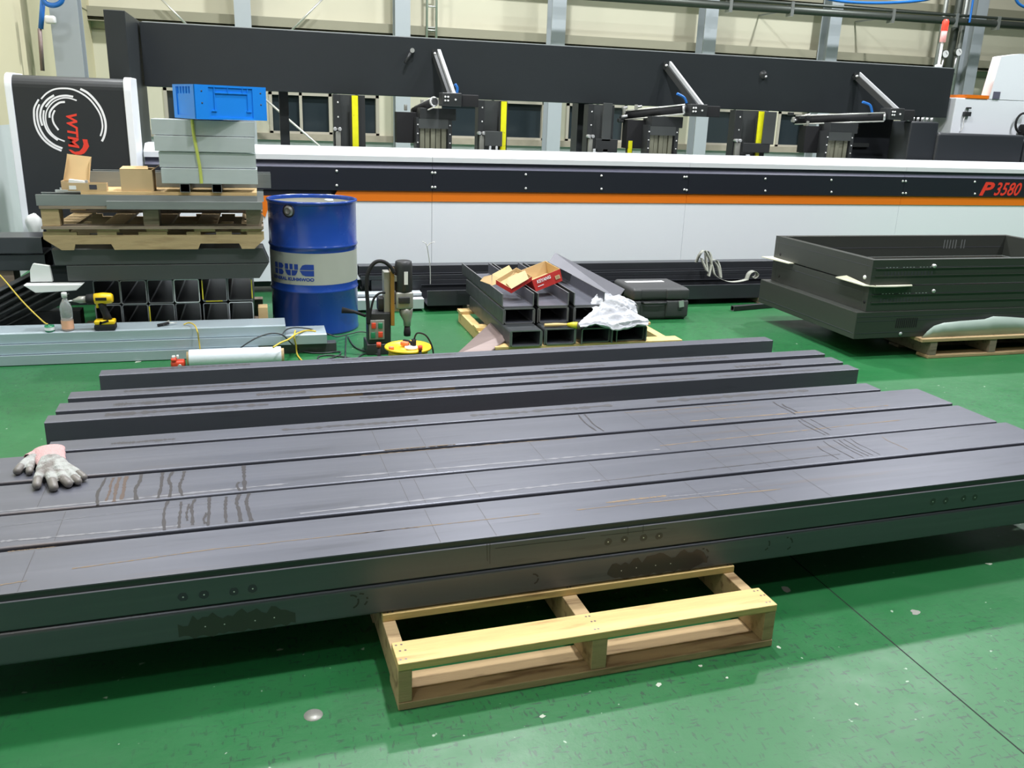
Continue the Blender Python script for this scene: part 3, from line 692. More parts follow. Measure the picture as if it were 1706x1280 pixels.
# orange slashes at the left end, between the pallets and the drum
mb = MB(); mb.prism([(-.06, .70), (-.01, .79), (.09, .79), (.03, .62)], MY+.010, MY+.0195, 'orange'); mb.prism([(-.10, .47), (-.04, .63), (.01, .63), (-.03, .47)], MY+.010, MY+.0195, 'orange'); mb.build('orange_slash', t)
mb = MB(); mb.bb((XL, MY+.06, .05), (XR, MY+.35, 1.07), 'black_paint'); mb.build('frame_body', t)
bolt = None
for (px, y1, y2) in [(561, 285, 309), (720, 288, 312), (725, 288, 312), (876, 291, 314), (1002, 293, 315), (1140, 295, 316), (1144, 295, 317), (1275, 298, 318), (1385, 300, 320), (1504, 302, 322), (1509, 302, 322), (1624, 303, 323), (236, 278, 0)]:
    for y in (y1, y2):
        if not y: continue
        p = atY(px, y, MY)
        if bolt is None:
            mb = MB(); mb.lathe([(.001, -.008), (.008, -.007), (.011, 0), (.011, .001)], (0, 0, 0), 'screw', 12, 'y'); bolt = mb.build('bolt', t); bolt.location = (p.x-(XL+XR)/2, MY-.001-7.5, p.z)
            for v in bolt.data.vertices: v.co = v.co + Vector(((XL+XR)/2, 7.5, 0))
            b2 = bolt
        else:
            b2 = bolt.copy(); COL.objects.link(b2); b2.location = (p.x-(XL+XR)/2, MY-.001-7.5, p.z)
# model lettering on the black band
mb = MB(); a = atY(1630, 325, MY-.002); b_ = atY(1641, 303, MY-.002); hgt = b_.z-a.z
T = Matrix.Translation(a) @ Matrix.Rotation(R(90), 4, 'X')
text_mb(mb, 'P', 'red', T, hgt*1.37, .28, 0, .006, 1.5)
text_mb(mb, '3580', 'red', Matrix.Translation(a+Vector((.178, 0, 0))) @ Matrix.Rotation(R(90), 4, 'X'), hgt*1.37, .32, 0, .003, .90)
plabel(mb.build('lettering', t), 'red slanted lettering P3580')

# ---------------------------------------------------------------- long black guard beam
BY = 8.1
z0b, z1b = 1.592, 2.085
xa, xb = -.87, atY(1591, 114, BY).x
t = thing('guard_beam', 'huge long matte black beam spanning above the whole machine', 'beam', ((xa+xb)/2, BY+.1, 0))
mb = MB(); mb.bb((xa, BY, z0b), (xb, BY+.22, z1b), 'beam_black'); mb.build('beam_body', t, bevel=.004)
mb = MB(); mb.bb((xa+.02, BY+.01, z1b+.0005), (xb-.02, BY+.2, z1b+.006), 'galv'); mb.build('top_edge', t)
mb = MB(); mb.bb((-1.03, 7.375, 0), (-.885, BY+.3, z1b+.015), 'beam_black'); mb.build('end_housing', t, bevel=.004)
mb = MB(); mb.bb((xb-.25, BY+.225, 0), (xb-.1, BY+.4, z1b-.02), 'beam_black'); mb.build('rear_leg', t)
mb = MB(); mb.bb((3.0, BY+.225, 0), (3.15, BY+.4, z1b-.02), 'beam_black'); mb.build('rear_leg', t)
mb = MB(); mb.bb((.2, BY+.225, 0), (.28, BY+.3, z1b-.02), 'beam_black'); mb.build('rear_leg', t)
# handle and eye on the beam face
mb = MB(); mb.cyl(atY(686, 85, BY-.03), atY(675, 105, BY-.05), .012, 'plastic_black', 10); mb.cyl(atY(687, 84, BY-.05), atY(687, 84, BY), .02, 'alu', 12); plabel(mb.build('latch_handle', t), 'small lever handle with a bright knob')
mb = MB(); mb.lathe([(.001, -.03), (.025, -.03), (.045, 0)], atY(1272, 125, BY), 'plastic_black', 18, 'y'); mb.lathe([(.001, -.045), (.012, -.04), (.012, -.03)], atY(1273, 128, BY), 'alu', 12, 'y'); mb.build('round_knob', t)

# ---------------------------------------------------------------- lifting posts with yellow strips
def post(px, py, w, lab, wide, strips, plates):
    YP = 7.92
    a = atY(px, py, YP); t = thing('lifting_post', lab, 'machine post', (a.x, YP+.06, 0), 0, 'lifting posts between machine and beam')
    mb = MB(); mb.bb((a.x-w*.5, YP+.03, 0), (a.x-w*.28, YP+.15, 1.585), 'plastic_black'); mb.bb((a.x+w*.3, YP+.03, 0), (a.x+w*.5, YP+.15, 1.585), 'plastic_black'); mb.build('side_rail', t, bevel=.003)
    mb = MB(); mb.bb((a.x-w*.28, YP+.10, 0), (a.x+w*.3, YP+.13, 1.585), 'panel_dark'); mb.build('back_plate', t)
    for (o, sw, zt_, zb_) in strips:
        mb = MB(); mb.bb((a.x+o-sw/2, YP-.004, zb_), (a.x+o+sw/2, YP+.012, zt_), 'yellow'); mb.bb((a.x+o-sw*.8, YP+.013, zb_-.02), (a.x+o+sw*.8, YP+.028, zt_-.01), 'plastic_black'); mb.build('yellow_strip', t)
    for (o, ww, z0_, z1_, m) in plates:
        mb = MB(); mb.bb((a.x+o-ww/2, YP-.03, z0_), (a.x+o+ww/2, YP-.012, z1_), m); mb.build('bracket_plate', t, bevel=.003)
    # small carriage: rollers, slots
    mb = MB()
    for k in (-1, 1): mb.cyl((a.x-w*.4+k*.02, YP-.02, 1.30), (a.x-w*.4+k*.02, YP+.03, 1.30), .016, 'alu', 10)
    mb.bb((a.x-w*.46, YP, 1.10), (a.x-w*.30, YP+.028, 1.28), 'cast'); mb.build('carriage', t, bevel=.003)
    mb = MB()
    for k in range(3): mb.lathe([(.001, -.004), (.007, -.004), (.008, 0)], (a.x-w*.36, YP+.028, 1.52-.12*k), 'screw', 8, 'y')
    mb.build('screws', t)
    return t
post(583, 200, .27, 'black lifting post farthest left with a full-height yellow strip', 0, [(.045, .052, 1.58, 1.10)], [])
post(822, 200, .27, 'black lifting post with yellow strip between first and second loading arms', 0, [(.095, .05, 1.58, 1.10)], [(.0, .16, 1.19, 1.32, 'panel_dark'), (-.03, .02, 1.10, 1.20, 'lip_white'), (.03, .02, 1.10, 1.20, 'lip_white')])
post(1003, 200, .26, 'black lifting post with grey plate left of the second loading arm', 0, [(.30, .04, 1.27, 1.10)], [(.04, .09, 1.26, 1.60, 'panel_dark'), (.05, .22, 1.16, 1.28, 'plastic_black'), (-.06, .04, 1.09, 1.19, 'lip_white'), (.04, .05, 1.09, 1.19, 'lip_white')])
post(1255, 200, .36, 'black lifting post with short yellow strip left of the third loading arm', 0, [(.085, .055, 1.58, 1.27), (.085, .035, 1.20, 1.09)], [(.17, .13, 1.27, 1.58, 'panel_dark'), (.05, .30, 1.19, 1.28, 'plastic_black'), (-.03, .04, 1.09, 1.17, 'lip_white')])

# ---------------------------------------------------------------- loading arms
def arm(lab, top, bot, blk, rod0, rod1, sup, second):
    """top, bot: ends of the grey brace; blk: pixel of the joint block; rod0/rod1: ends of the roller; sup: centre of the bellows support"""
    YA = 7.78
    s = atY(sup, 220, YA)
    t = thing('loading_arm', lab, 'machine arm', (s.x, YA+.1, 0), 0, 'loading arms under the beam')
    # slanted brace bolted to the beam face
    a = atY(top[0], top[1], 8.09); b_ = atY(bot[0], bot[1], YA-.06)
    d = (b_-a).normalized(); q = d.to_track_quat('X', 'Y').to_matrix().to_4x4()
    mb = MB(); mb.box((a+b_)/2, ((b_-a).length, .055, .03), 'brace', q); brc = mb.build('brace', t, bevel=.002)
    mb = MB(); mb.box((a+b_)/2-Vector((.034, -.02, .004)), ((b_-a).length*.97, .05, .045), 'plastic_black', q); mb.build('brace_web', brc)
    mb = MB(); mb.box(a+Vector((-.02, -.012, -.02)), (.07, .02, .07), 'plastic_black'); mb.lathe([(.001, -.02), (.012, -.015), (.012, 0)], a+Vector((-.035, -.022, -.02)), 'screw', 10, 'y'); mb.build('brace_foot', brc)
    # joint block, motor
    c = atY(blk[0], blk[1], YA-.05)
    mb = MB(); mb.rbox(c, (.17, .16, .11), 'plastic_black', .008); mb.build('joint_block', t)
    mb = MB(); mb.rbox(c+Vector((.17, .03, -.005)), (.15, .12, .10), 'rubber', .008); mb.bb(c+Vector((.06, .0, -.02)), c+Vector((.12, .05, .03)), 'rubber'); mb.build('motor', t)
    mb = MB()
    for (dx, dz) in ((-.06, .02), (-.035, .02), (-.06, -.01), (-.035, -.01), (.03, .0)): mb.lathe([(.001, -.012), (.008, -.01), (.009, 0)], c+Vector((dx, -.08, dz)), 'screw', 8, 'y')
    mb.build('screws', t)
    # roller: two pale edges and dark web, with round end caps
    r0_ = atY(rod0[0], rod0[1], YA+.25); r1_ = atY(rod1[0], rod1[1], YA-.06)
    off = Vector((0, 0, .042))
    mb = MB(); mb.cyl(r0_, r1_, .036, 'rubber', 20); rol = mb.build('roller', t)
    for sg in (-1, 1):
        mb = MB(); mb.cyl(r0_+off*sg*.95+Vector((0, -.03, 0)), r1_+off*sg*.95+Vector((0, -.03, 0)), .007, 'rod', 8); mb.build('guide_rod', rol)
    mb = MB(); dd = (r1_-r0_).normalized(); mb.cyl(r1_, r1_+dd*.02, .042, 'alu', 20); mb.cyl(r1_+dd*.02, r1_+dd*.03, .028, 'plastic_black', 14); mb.build('end_cap', rol)
    # cluster of fittings at the far end
    mb = MB(); rr = random.Random(int(sup))
    for k in range(9):
        p = r0_+Vector((rr.uniform(-.09, .12), rr.uniform(-.08, .02), rr.uniform(-.07, .08)))
        if k % 3 == 0: mb.rbox(p, (.05, .04, .03), 'plastic_black', .004)
        elif k % 3 == 1: mb.cyl(p, p+Vector((.05, -.02, .01)), .012, 'alu', 8)
        else: mb.rbox(p, (.025, .03, .05), 'cast', .004)
    mb.build('fittings', t)
    # lower carriage body and bellows support down to the floor
    mb = MB(); mb.bb((s.x-.30, YA+.14, 1.2), (s.x+.02, YA+.26, 1.46), 'rubber'); mb.bb((s.x-.12, YA, 1.40), (s.x+.2, YA+.2, 1.50), 'plastic_black'); mb.build('carriage_body', t, bevel=.004)
    mb = MB()
    for k in range(5):
        x = s.x-.095+.048*k; mb.bb((x-.021, YA+.02+.01*(k % 2), .0), (x+.021, YA+.12, 1.385-.04*(k % 3 == 1)), 'bellows')
    mb.build('bellows_plates', t, bevel=.003)
    mb = MB(); mb.bb((s.x-.15, YA+.0, 0), (s.x-.125, YA+.13, 1.42), 'plastic_black'); mb.bb((s.x+.13, YA+.0, 0), (s.x+.165, YA+.13, 1.42), 'plastic_black'); mb.bb((s.x-.13, YA-.005, 1.33), (s.x+.13, YA+.015, 1.41), 'panel_dark')
    for k in range(4):
        for x in (s.x-.137, s.x+.147): mb.lathe([(.001, -.01), (.006, -.008), (.007, 0)], (x, YA, 1.36-.075*k), 'screw', 8, 'y')
    mb.build('support_frame', t)
    # blue air hose
    h0 = c+Vector((.0, 0, .05))
    hp = second
    mb = MB(); mb.tube(smooth_path([atY(x, y, YA-.02) for x, y in hp], 6), .012, 'blue_hose', 8); mb.build('air_hose', t)
    return t
arm('loading arm nearest the drum, first of the three slanted grey braces', (730, 86), (757, 163), (750, 166), (690, 186), (722, 170), 722, [(760, 160), (762, 148), (758, 140)])
arm('loading arm in the middle with a long roller and grey brace', (1114, 106), (1170, 180), (1158, 184), (1042, 192), (1138, 182), 1104, [(1144, 172), (1140, 163), (1132, 158), (1128, 156)])
arm('loading arm at the right with long roller and steep blue hose', (1430, 124), (1494, 184), (1486, 190), (1322, 200), (1470, 195), 1400, [(1453, 188), (1450, 176), (1443, 172), (1437, 170)])
# dark carriage of the right station
t = thing('clamp_carriage', 'black boxy clamp carriage at the right end of the beam, above the white lip', 'machine', (6.3, 8.43, 0))
mb = MB(); mb.bb((6.0, 8.36, 0), (6.64, 8.5, 1.56), 'black_paint'); mb.build('carriage_body', t, bevel=.006)
mb = MB(); mb.bb((6.02, 8.33, 1.26), (6.35, 8.358, 1.30), 'panel_dark'); mb.cyl((6.15, 8.31, 1.46), (6.15, 8.358, 1.46), .02, 'brass', 12); mb.build('cover_strip', t)

# ---------------------------------------------------------------- black covers and white machine head at the right
t = thing('chuck_cover', 'black rounded machine covers at the right end above the white lip', 'machine cover', (6.9, 7.8, 0))
mb = MB(); mb.rbox((6.50, 7.85, .8), (.34, .3, 1.48), 'black_paint', .02); mb.build('side_cover', t)
mb = MB(); mb.rbox((7.2, 7.80, .72), (1.1, .26, 1.44), 'black_paint', .03); mb.rbox((8.4, 7.80, .70), (1.25, .26, 1.40), 'black_paint', .05); mb.build('front_cover', t)
mb = MB()
for k in range(6): mb.cyl((6.33+.055*k, 7.75, 1.541), (6.33+.055*k, 7.75, 1.58), .014, 'alu', 8)
mb.build('air_fittings', t)
YH = 8.05
def H(px, py): p = atY(px, py, YH); return (p.x, p.z)
t = thing('machine_head', 'tall white machine cabinet with orange top edge at the right edge of the picture', 'machine cabinet', (H(1650, 160)[0]+.8, 8.6, 0))
zt1 = H(1600, 163)[1]; xl1 = H(1593, 165)[0]
mb = MB(); mb.bb((xl1, YH, 0), (11, YH+.45, zt1), 'white_paint'); mb.build('lower_body', t, bevel=.01)
xh = H(1648, 160)[0]; zt2 = H(1655, 92)[1]
mb = MB(); mb.prism([(xh, zt1+.001), (11, zt1+.001), (11, zt2+.06), (xh+.3, zt2+.03), (xh+.1, zt2), (xh+.06, zt2-.01)], YH-.004, YH+.12, 'white_paint'); mb.build('upper_body', t)
mb = MB(); mb.bb((xl1+.12, YH-.01, zt1+.001), (xh-.01, YH+.5, zt1+.035), 'orange'); mb.build('orange_edge', t)
c = atY(1660, 159, YH-.008); mb = MB(); mb.box(c, (.085, .012, .075), 'band_bevel'); mb.build('grey_panel', t)
c = atY(1611, 190, YH-.02); mb = MB(); mb.rbox(c, (.08, .04, .045), 'plastic_black', .005); mb.rbox(atY(1614, 180, YH-.02), (.05, .03, .016), 'plastic_black', .004)
mb.tube(smooth_path([c, c+Vector((-.03, 0, -.06)), c+Vector((-.02, 0, -.12)), c+Vector((-.035, .01, -.18))]), .006, 'white_plastic', 6); mb.build('sensor_unit', t)
mb = MB(); c = atY(1703, 208, YH-.05)
pts = [c+Vector((.09*math.cos(a)-.0, 0, .10*math.sin(a)+.02)) for a in [1.2+.4*k for k in range(10)]]
mb.tube(smooth_path(pts, 3), .012, 'rubber', 8); mb.rbox(c+Vector((.06, 0, -.05)), (.13, .09, .11), 'rubber', .02); mb.build('cable_bundle', t)

# ---------------------------------------------------------------- logo cabinet at the left
t = thing('logo_cabinet', 'black-fronted cabinet with white sides and a red and white ring logo', 'cabinet', (-1.34, 7.2, 0))
CYF = 7.0
x0 = atY(5, 125, CYF).x; x1 = atY(217, 135, CYF).x; zt = atY(100, 127, CYF).z
pr = [(CYF, .30)] + [(CYF+.08-.08*math.cos(R(90*k/6)), zt-.08+.08*math.sin(R(90*k/6))) for k in range(7)] + [(CYF+.34, zt), (CYF+.34, .30)]
mb = MB(); mb.prism(pr, x0+.045, x1-.05, 'black_paint', 'x', False); mb.build('black_front', t)
for (a, b_, n) in ((x0, x0+.0445, 'white_side'), (x1-.0495, x1, 'white_side')):
    mb = MB(); mb.prism([(CYF-.012, .44)] + [(CYF-.012+.09-.09*math.cos(R(90*k/6)), zt+.012-.09+.09*math.sin(R(90*k/6))) for k in range(7)] + [(CYF+.36, zt+.012), (CYF+.36, .44)], a, b_, 'white_paint', 'x'); mb.build(n, t, bevel=.006)
mb = MB(); mb.bb((x0+.06, CYF+.02, 0), (x1-.06, CYF+.3, .299), 'black_paint'); mb.build('plinth', t)
# ring logo
def Lg(u, v):  # pixel of the zoomed crop (0..1280 over 40..200, 130..290)
    p = atY(40+u*.125, 130+v*.125, CYF-.0015); return p
LC = Lg(560, 560); mb = MB()
def arc(cx_, cy_, r, w, a0, a1, m='logo_white'):
    n = max(6, int(abs(a1-a0)/5)); 
    for k in range(n):
        q = [a0+(a1-a0)*k/n, a0+(a1-a0)*(k+1)/n]; pts = []
        for rr, aa in ((r-w/2, q[0]), (r+w/2, q[0]), (r+w/2, q[1]), (r-w/2, q[1])): pts.append(Lg(cx_+rr*math.cos(R(aa)), cy_-rr*math.sin(R(aa))))
        mb.quad(pts, m)
arc(600, 560, 470, 26, 146, 231)      # left outer long
arc(600, 560, 430, 28, 150, 250) if False else arc(600, 540, 430, 28, 153, 246)
arc(540, 640, 500, 24, 133, -15) if False else None
def spline(pts, w, m='logo_white'):
    P = smooth_path([(x, y, 0) for x, y in pts], 5)
    for i in range(len(P)-1):
        d0 = (P[min(i+1, len(P)-1)]-P[max(i-1, 0)]).normalized(); d1 = (P[min(i+2, len(P)-1)]-P[i]).normalized()
        n0, n1 = Vector((-d0.y, d0.x, 0))*w/2, Vector((-d1.y, d1.x, 0))*w/2
        mb.quad([Lg(v.x, v.y) for v in (P[i]+n0, P[i+1]+n1, P[i+1]-n1, P[i]-n0)], m)
mb = MB()
spline([(195, 285), (140, 390), (132, 480), (145, 600), (190, 720), (270, 830), (380, 915), (500, 970)], 26)
spline([(205, 350), (175, 440), (180, 560), (215, 680), (290, 800), (400, 890), (512, 938)], 26)
spline([(228, 280), (300, 205), (400, 152), (520, 138), (640, 150), (760, 200), (870, 280), (960, 390), (1020, 500), (1045, 620), (1040, 700), (1018, 775)], 22)
spline([(750, 145), (850, 200), (950, 300), (1030, 420), (1080, 560), (1088, 680), (1068, 780), (1038, 845)], 30)
spline([(400, 230), (310, 290), (240, 380), (217, 480), (222, 560), (245, 635)], 28)
spline([(655, 250), (560, 235), (450, 250), (360, 300), (288, 385)], 26)
spline([(702, 300), (600, 268), (500, 270), (390, 320), (310, 420), (288, 520), (305, 630), (360, 730), (440, 800), (543, 845)], 18)
spline([(265, 430), (258, 540), (290, 660), (350, 750), (450, 830)], 24)
spline([(545, 320), (470, 330), (390, 390), (345, 460), (340, 530)], 28)
spline([(410, 430), (380, 510), (395, 600), (460, 695)], 24)
mb.build('ring_logo', t)
mb = MB()
def poly(pts, m='red'): mb.quad([Lg(*p) for p in pts], m)
# W T M run downwards with a hooked X stroke below
tm = MB(); text_mb(tm, 'WTM', 'red', Matrix.Identity(4), 1.0, .18, 0, .030, 1.0)
w_ = max(v.x for v in tm.v); h_ = max(v.y for v in tm.v)
mb.add([Lg(562+138*v.y/h_+38*v.x/w_, 458+478*v.x/w_) for v in tm.v], tm.f, 'red')
poly([(595, 955), (625, 955), (680, 985), (740, 975), (780, 930), (795, 880), (778, 815), (845, 820), (850, 860), (868, 910), (840, 960), (805, 1005), (760, 1022), (690, 1022), (640, 1000)])
plabel(mb.build('red_lettering', t), 'red sideways letters with a hooked tail')

# small white thing hanging at the cabinet foot
mb = MB(); c = atY(58, 378, 6.93)
mb.lathe([(.001, .09), (.04, .085), (.06, .04), (.05, -.02), (.03, -.08), (.012, -.14), (.001, -.15)], c, 'cloth_white', 14)
rr = random.Random(4)
mb.v = [v+Vector((rr.uniform(-.02, .02), rr.uniform(-.02, .02), rr.uniform(-.02, .02))) for v in mb.v]
o = mb.build('plastic_bag', subsurf=1); origin_fix(o); tag(o, 'crumpled white plastic bag tucked between the logo cabinet and the tan pallet', 'bag')

# ================================================================ long dark profiles on the floor along the machine
def profile(x0, x1, y0, y1, z0, z1, m, lab, open_top=False, grp='long dark profiles on the floor before the machine', nm='steel_profile', r=.004, ew=.003):
    mb = MB(); w = y1-y0; h = z1-z0
    if open_top:   # channel, flanges up
        P = [(y0, z0), (y1, z0), (y1, z1), (y1-.02, z1), (y1-.02, z1-.004), (y1-.005, z1-.004), (y1-.005, z0+.005), (y0+.005, z0+.005), (y0+.005, z1-.004), (y0+.02, z1-.004), (y0+.02, z1), (y0, z1)]
        mb.prism(P, x0, x1, m, 'x')
    else: mb.hollow(rrect(y0, y1, z0, z1, r, 2), rrect(y0+ew, y1-ew, z0+ew, z1-ew, r*.6, 2), x0, x1, m, 'x')
    o = mb.build(nm); origin_fix(o); tag(o, lab, 'steel profile', grp); return o
pf = 'black_profile'
for (x0, x1, y0, y1, z0, z1, m, lab, ot) in [
    (1.19, 5.2, 6.46, 6.735, .05, .165, pf, 'charcoal steel channel nearest the camera in the pile along the machine', True),
    (.80, 5.3, 6.75, 6.86, .11, .20, pf, 'charcoal steel profile in the middle of the pile along the machine', False),
    (.78, 5.3, 6.75, 6.86, .02, .108, pf, 'charcoal steel profile under the middle one of the pile along the machine', False),
    (.74, 5.4, 6.88, 7.02, .02, .10, pf, 'charcoal steel profile, bottom one beside the machine base', False),
    (.74, 5.4, 6.88, 7.02, .102, .20, pf, 'charcoal steel profile, second layer beside the machine base', False),
    (.72, 5.4, 6.88, 7.00, .202, .290, pf, 'charcoal steel profile, topmost and farthest one beside the machine base', False),
    (.72, 5.3, 6.75, 6.85, .203, .235, pf, 'thin charcoal steel strip lying on the middle profile of the pile', True)]:
    profile(x0, x1, y0, y1, z0, z1, m, lab, ot)
for k in range(5): 
    x = 1.5+.85*k; mb = MB(); mb.bb((x, 6.44, 0), (x+.07, 6.72, .0495), 'wood_old'); o = mb.build('timber_batten'); origin_fix(o)
    tag(o, 'dark timber batten under the nearest charcoal channel by the machine', 'batten', 'battens under the profiles')
for k in range(4):
    x = .95+1.3*k; mb = MB(); mb.bb((x, 6.74, 0), (x+.06, 7.04, .0195), 'wood_old'); o = mb.build('timber_batten'); origin_fix(o)
    tag(o, 'dark timber batten under the rear charcoal profiles by the machine', 'batten', 'battens under the rear profiles')
profile(.55, 1.17, 6.60, 6.70, .10, .125, 'galv', 'short bright galvanised strip in front of the dark profiles, behind the drill', False)
profile(.50, 1.17, 6.50, 6.585, .02, .098, 'galv', 'short galvanised profile on the floor behind the magnetic drill', False)
profile(.50, 1.17, 6.60, 6.70, .02, .098, pf, 'short charcoal profile under the bright strip behind the drill', False)
# thin twisted wire standing at the profiles
mb = MB(); b_ = atY(717, 478, 6.72); mb.tube(smooth_path([(b_.x, b_.y, .165), (b_.x-.003, b_.y, .30), (b_.x-.02, b_.y, .42), (b_.x-.03, b_.y, .475)]), .004, 'rod', 6)
mb.tube(smooth_path([(b_.x-.065, b_.y, .505), (b_.x-.04, b_.y, .49), (b_.x-.028, b_.y, .473), (b_.x, b_.y, .492), (b_.x+.03, b_.y, .50)]), .003, 'rod', 6); o = mb.build('binding_wire'); origin_fix(o)
tag(o, 'thin pale forked wire sticking up from the profiles right of the magnetic drill', 'wire')
# webbing sling heaped on the profiles
def ribbon(mb, pts, w, m, up=Vector((0, 1, 0)), th=.004):
    P = smooth_path(pts, 6)
    for i in range(len(P)-1):
        a, b_ = P[i], P[i+1]; s_ = up*w/2; d = (b_-a).normalized(); nrm = d.cross(up).normalized()*th
        mb.add([a-s_, a+s_, b_+s_, b_-s_, a-s_+nrm, a+s_+nrm, b_+s_+nrm, b_-s_+nrm], [(0, 1, 2, 3), (7, 6, 5, 4), (0, 3, 7, 4), (1, 5, 6, 2)], m, True)
mb = MB(); q = lambda x, y, Y=6.6: atY(x, y, Y)
ribbon(mb, [q(1160, 437, 6.8), q(1166, 424, 6.7), q(1173, 418, 6.7), q(1180, 428, 6.66), q(1186, 444, 6.62), q(1190, 458, 6.58), q(1202, 466, 6.56), q(1216, 470, 6.56), q(1232, 469, 6.56), q(1244, 466, 6.56)], .05, 'webbing')
ribbon(mb, [q(1168, 430, 6.72), q(1172, 440, 6.66), q(1178, 452, 6.62), q(1176, 420, 6.72), q(1183, 424, 6.68), q(1184, 440, 6.64), q(1180, 460, 6.6)], .05, 'webbing')
ribbon(mb, [q(1184, 434, 6.7), q(1193, 434, 6.68), q(1198, 444, 6.64), q(1200, 462, 6.6), q(1196, 445, 6.64), q(1190, 436, 6.68)], .05, 'webbing')
ribbon(mb, [q(1244, 466, 6.56), q(1248, 456, 6.56), q(1256, 452, 6.56), q(1261, 458, 6.56), q(1255, 463, 6.56), q(1250, 459, 6.56)], .06, 'webbing')
o = mb.build('webbing_sling'); tag(origin_fix(o), 'grey webbing lifting sling heaped over the dark profiles, with a rolled end', 'sling')

# ================================================================ blue drum
DC = Vector((.335, 6.13, 0)); DR = .292
t = thing('oil_drum', 'tall blue steel drum with a grey band and blue lettering', 'drum', DC)
def ringp(z, r=.006, h=.014): return [(DR, z-h), (DR+r*.7, z-h*.5), (DR+r, z), (DR+r*.7, z+h*.5), (DR, z+h)]
prof = [(.001, .012), (DR-.006, .012), (DR-.004, 0), (DR+.003, 0), (DR+.004, .012), (DR, .03)] + ringp(.295) 
mb = MB(); mb.lathe(prof+[(DR, .3449)], DC, 'drum_blue', 64); mb.lathe([(DR, .5551)]+ringp(.590, .007)+[(DR, .862), (DR+.004, .87)], DC, 'drum_blue', 64)
mb.lathe([(DR, .345), (DR, .555)], DC, 'drum_band', 64); dbody = mb.build('body', t)
mb = MB(); mb.lathe([(DR+.004, .868), (DR+.009, .876), (DR+.007, .887), (DR-.001, .889), (DR-.004, .88), (DR-.006, .862)], DC, 'drum_blue', 64); mb.build('rim', t)
mb = MB(); mb.lathe([(.001, .861), (DR-.006, .861), (DR-.006, .8625)], DC, 'drum_lid', 48); mb.lathe([(.001, .872), (.03, .872), (.032, .862)], DC+Vector((.12, .10, 0)), 'galv', 16); mb.build('lid', t)
mb = MB(); c = atY(481, 353, 5.84)
a0 = math.atan2(-.27, (c.x-DC.x)); an = math.acos(max(-1, min(1, (c.x-DC.x)/DR)))
nrm = Vector((math.cos(-an), math.sin(-an), 0)); pc = Vector((DC.x, DC.y, c.z))+nrm*(DR)
rotn = nrm.to_track_quat('Z', 'Y').to_matrix().to_4x4()
for (m_, pr_) in (('alu', [(.001, .009), (.016, .009)]), ('cast', [(.016, .009), (.0185, .013), (.021, .013), (.0235, .009)]), ('alu', [(.0235, .009), (.031, .007)]), ('alu', [(.031, .007), (.034, .002)]), ('print_dark', [(.034, .002), (.043, .001)]), ('print_dark', [(.043, .001), (.045, -.012)])):
    mb.lathe(pr_, pc, m_, 24, 'z', rotn); mb.add([], [], m_); plabel(mb.build('bung_cap', dbody), 'silver round bung cap')
# lettering wrapped round the drum band
def on_drum(x, z, off=.0012):   # x metres along the surface, 0 = facing -y
    a = -math.pi/2 + x/DR; return (DC.x+(DR+off)*math.cos(a), DC.y+(DR+off)*math.sin(a), z)
mb = MB()
def dq(pts, m='drum_print'): mb.quad([on_drum(*p) for p in pts], m)
def xa_(px, py):   # surface coordinate of a pixel
    d = ray(px, py); o_ = Vector((0, 0, CAM_H)); A = d.x**2+d.y**2; B = 2*((o_.x-DC.x)*d.x+(o_.y-DC.y)*d.y); C_ = (o_.x-DC.x)**2+(o_.y-DC.y)**2-DR**2
    k = (-B-math.sqrt(max(0, B*B-4*A*C_)))/(2*A); p = o_+d*k; return (math.atan2(p.y-DC.y, p.x-DC.x)+math.pi/2)*DR, p.z
xr, zc = xa_(523, 448); xl, _ = xa_(458, 452)
z1_, z2_ = .486, .404; zm_ = .446; s_ = (xr-xl)
def cell(u0, u1, v0, v1, round_=None):
    """u along (0..1 from left to right), v 0 bottom..1 top, curved to the drum"""
    n = 5
    for i in range(n):
        a, b_ = u0+(u1-u0)*i/n, u0+(u1-u0)*(i+1)/n
        def hi(u):
            if round_ is None: return v1
            return round_(u, v0, v1)[1]
        def lo(u):
            if round_ is None: return v0
            return round_(u, v0, v1)[0]
        dq([(xl+s_*a, z2_+(z1_-z2_)*lo(a)), (xl+s_*b_, z2_+(z1_-z2_)*lo(b_)), (xl+s_*b_, z2_+(z1_-z2_)*hi(b_)), (xl+s_*a, z2_+(z1_-z2_)*hi(a))])
g = .03
for (v0, v1) in ((.03, .50-g), (.50+g, .97)):
    cell(.03, .14, v0, v1)                                              # B stem and bowls
    def bowl(u, a, b_): 
        k = max(0, (u-.24)/.08); h = (b_-a)/2; m_ = (a+b_)/2; e = math.sqrt(max(0, 1-min(1, k)**2)); return (m_-h*e, m_+h*e)
    cell(.17, .32, v0, v1, bowl)
for (u0, u1) in ((.355, .44), (.475, .55), (.585, .67)): cell(u0, u1, .50+g, .97)      # W, upper half
cell(.36, .50, .03, .50-g, lambda u, a, b_: (a+(b_-a)*max(0, (.44-u)/.08)**2*.9, b_)); cell(.52, .66, .03, .50-g, lambda u, a, b_: (a+(b_-a)*max(0, (u-.58)/.08)**2*.9, b_))
cf = lambda top: (lambda u, a, b_: (a, a+(b_-a)*math.sqrt(max(0, 1-max(0, (.84-u)/.14)**2)) ) if top else (b_-(b_-a)*math.sqrt(max(0, 1-max(0, (.84-u)/.14)**2)), b_))
cell(.70, 1.0, .50+g, .97, cf(True)); cell(.70, 1.0, .03, .50-g, cf(False))
cu_T = Matrix.Identity(4)
tm = MB(); text_mb(tm, 'GENERAL KUHMWOO', 'drum_print', cu_T, .029, 0, 0, .0014, 1.12)
wmax = max(v.x for v in tm.v); k0 = len(mb.v)
mb.add([on_drum(xr-wmax+v.x, .373+v.y, .0014) for v in tm.v], tm.f, 'drum_print')
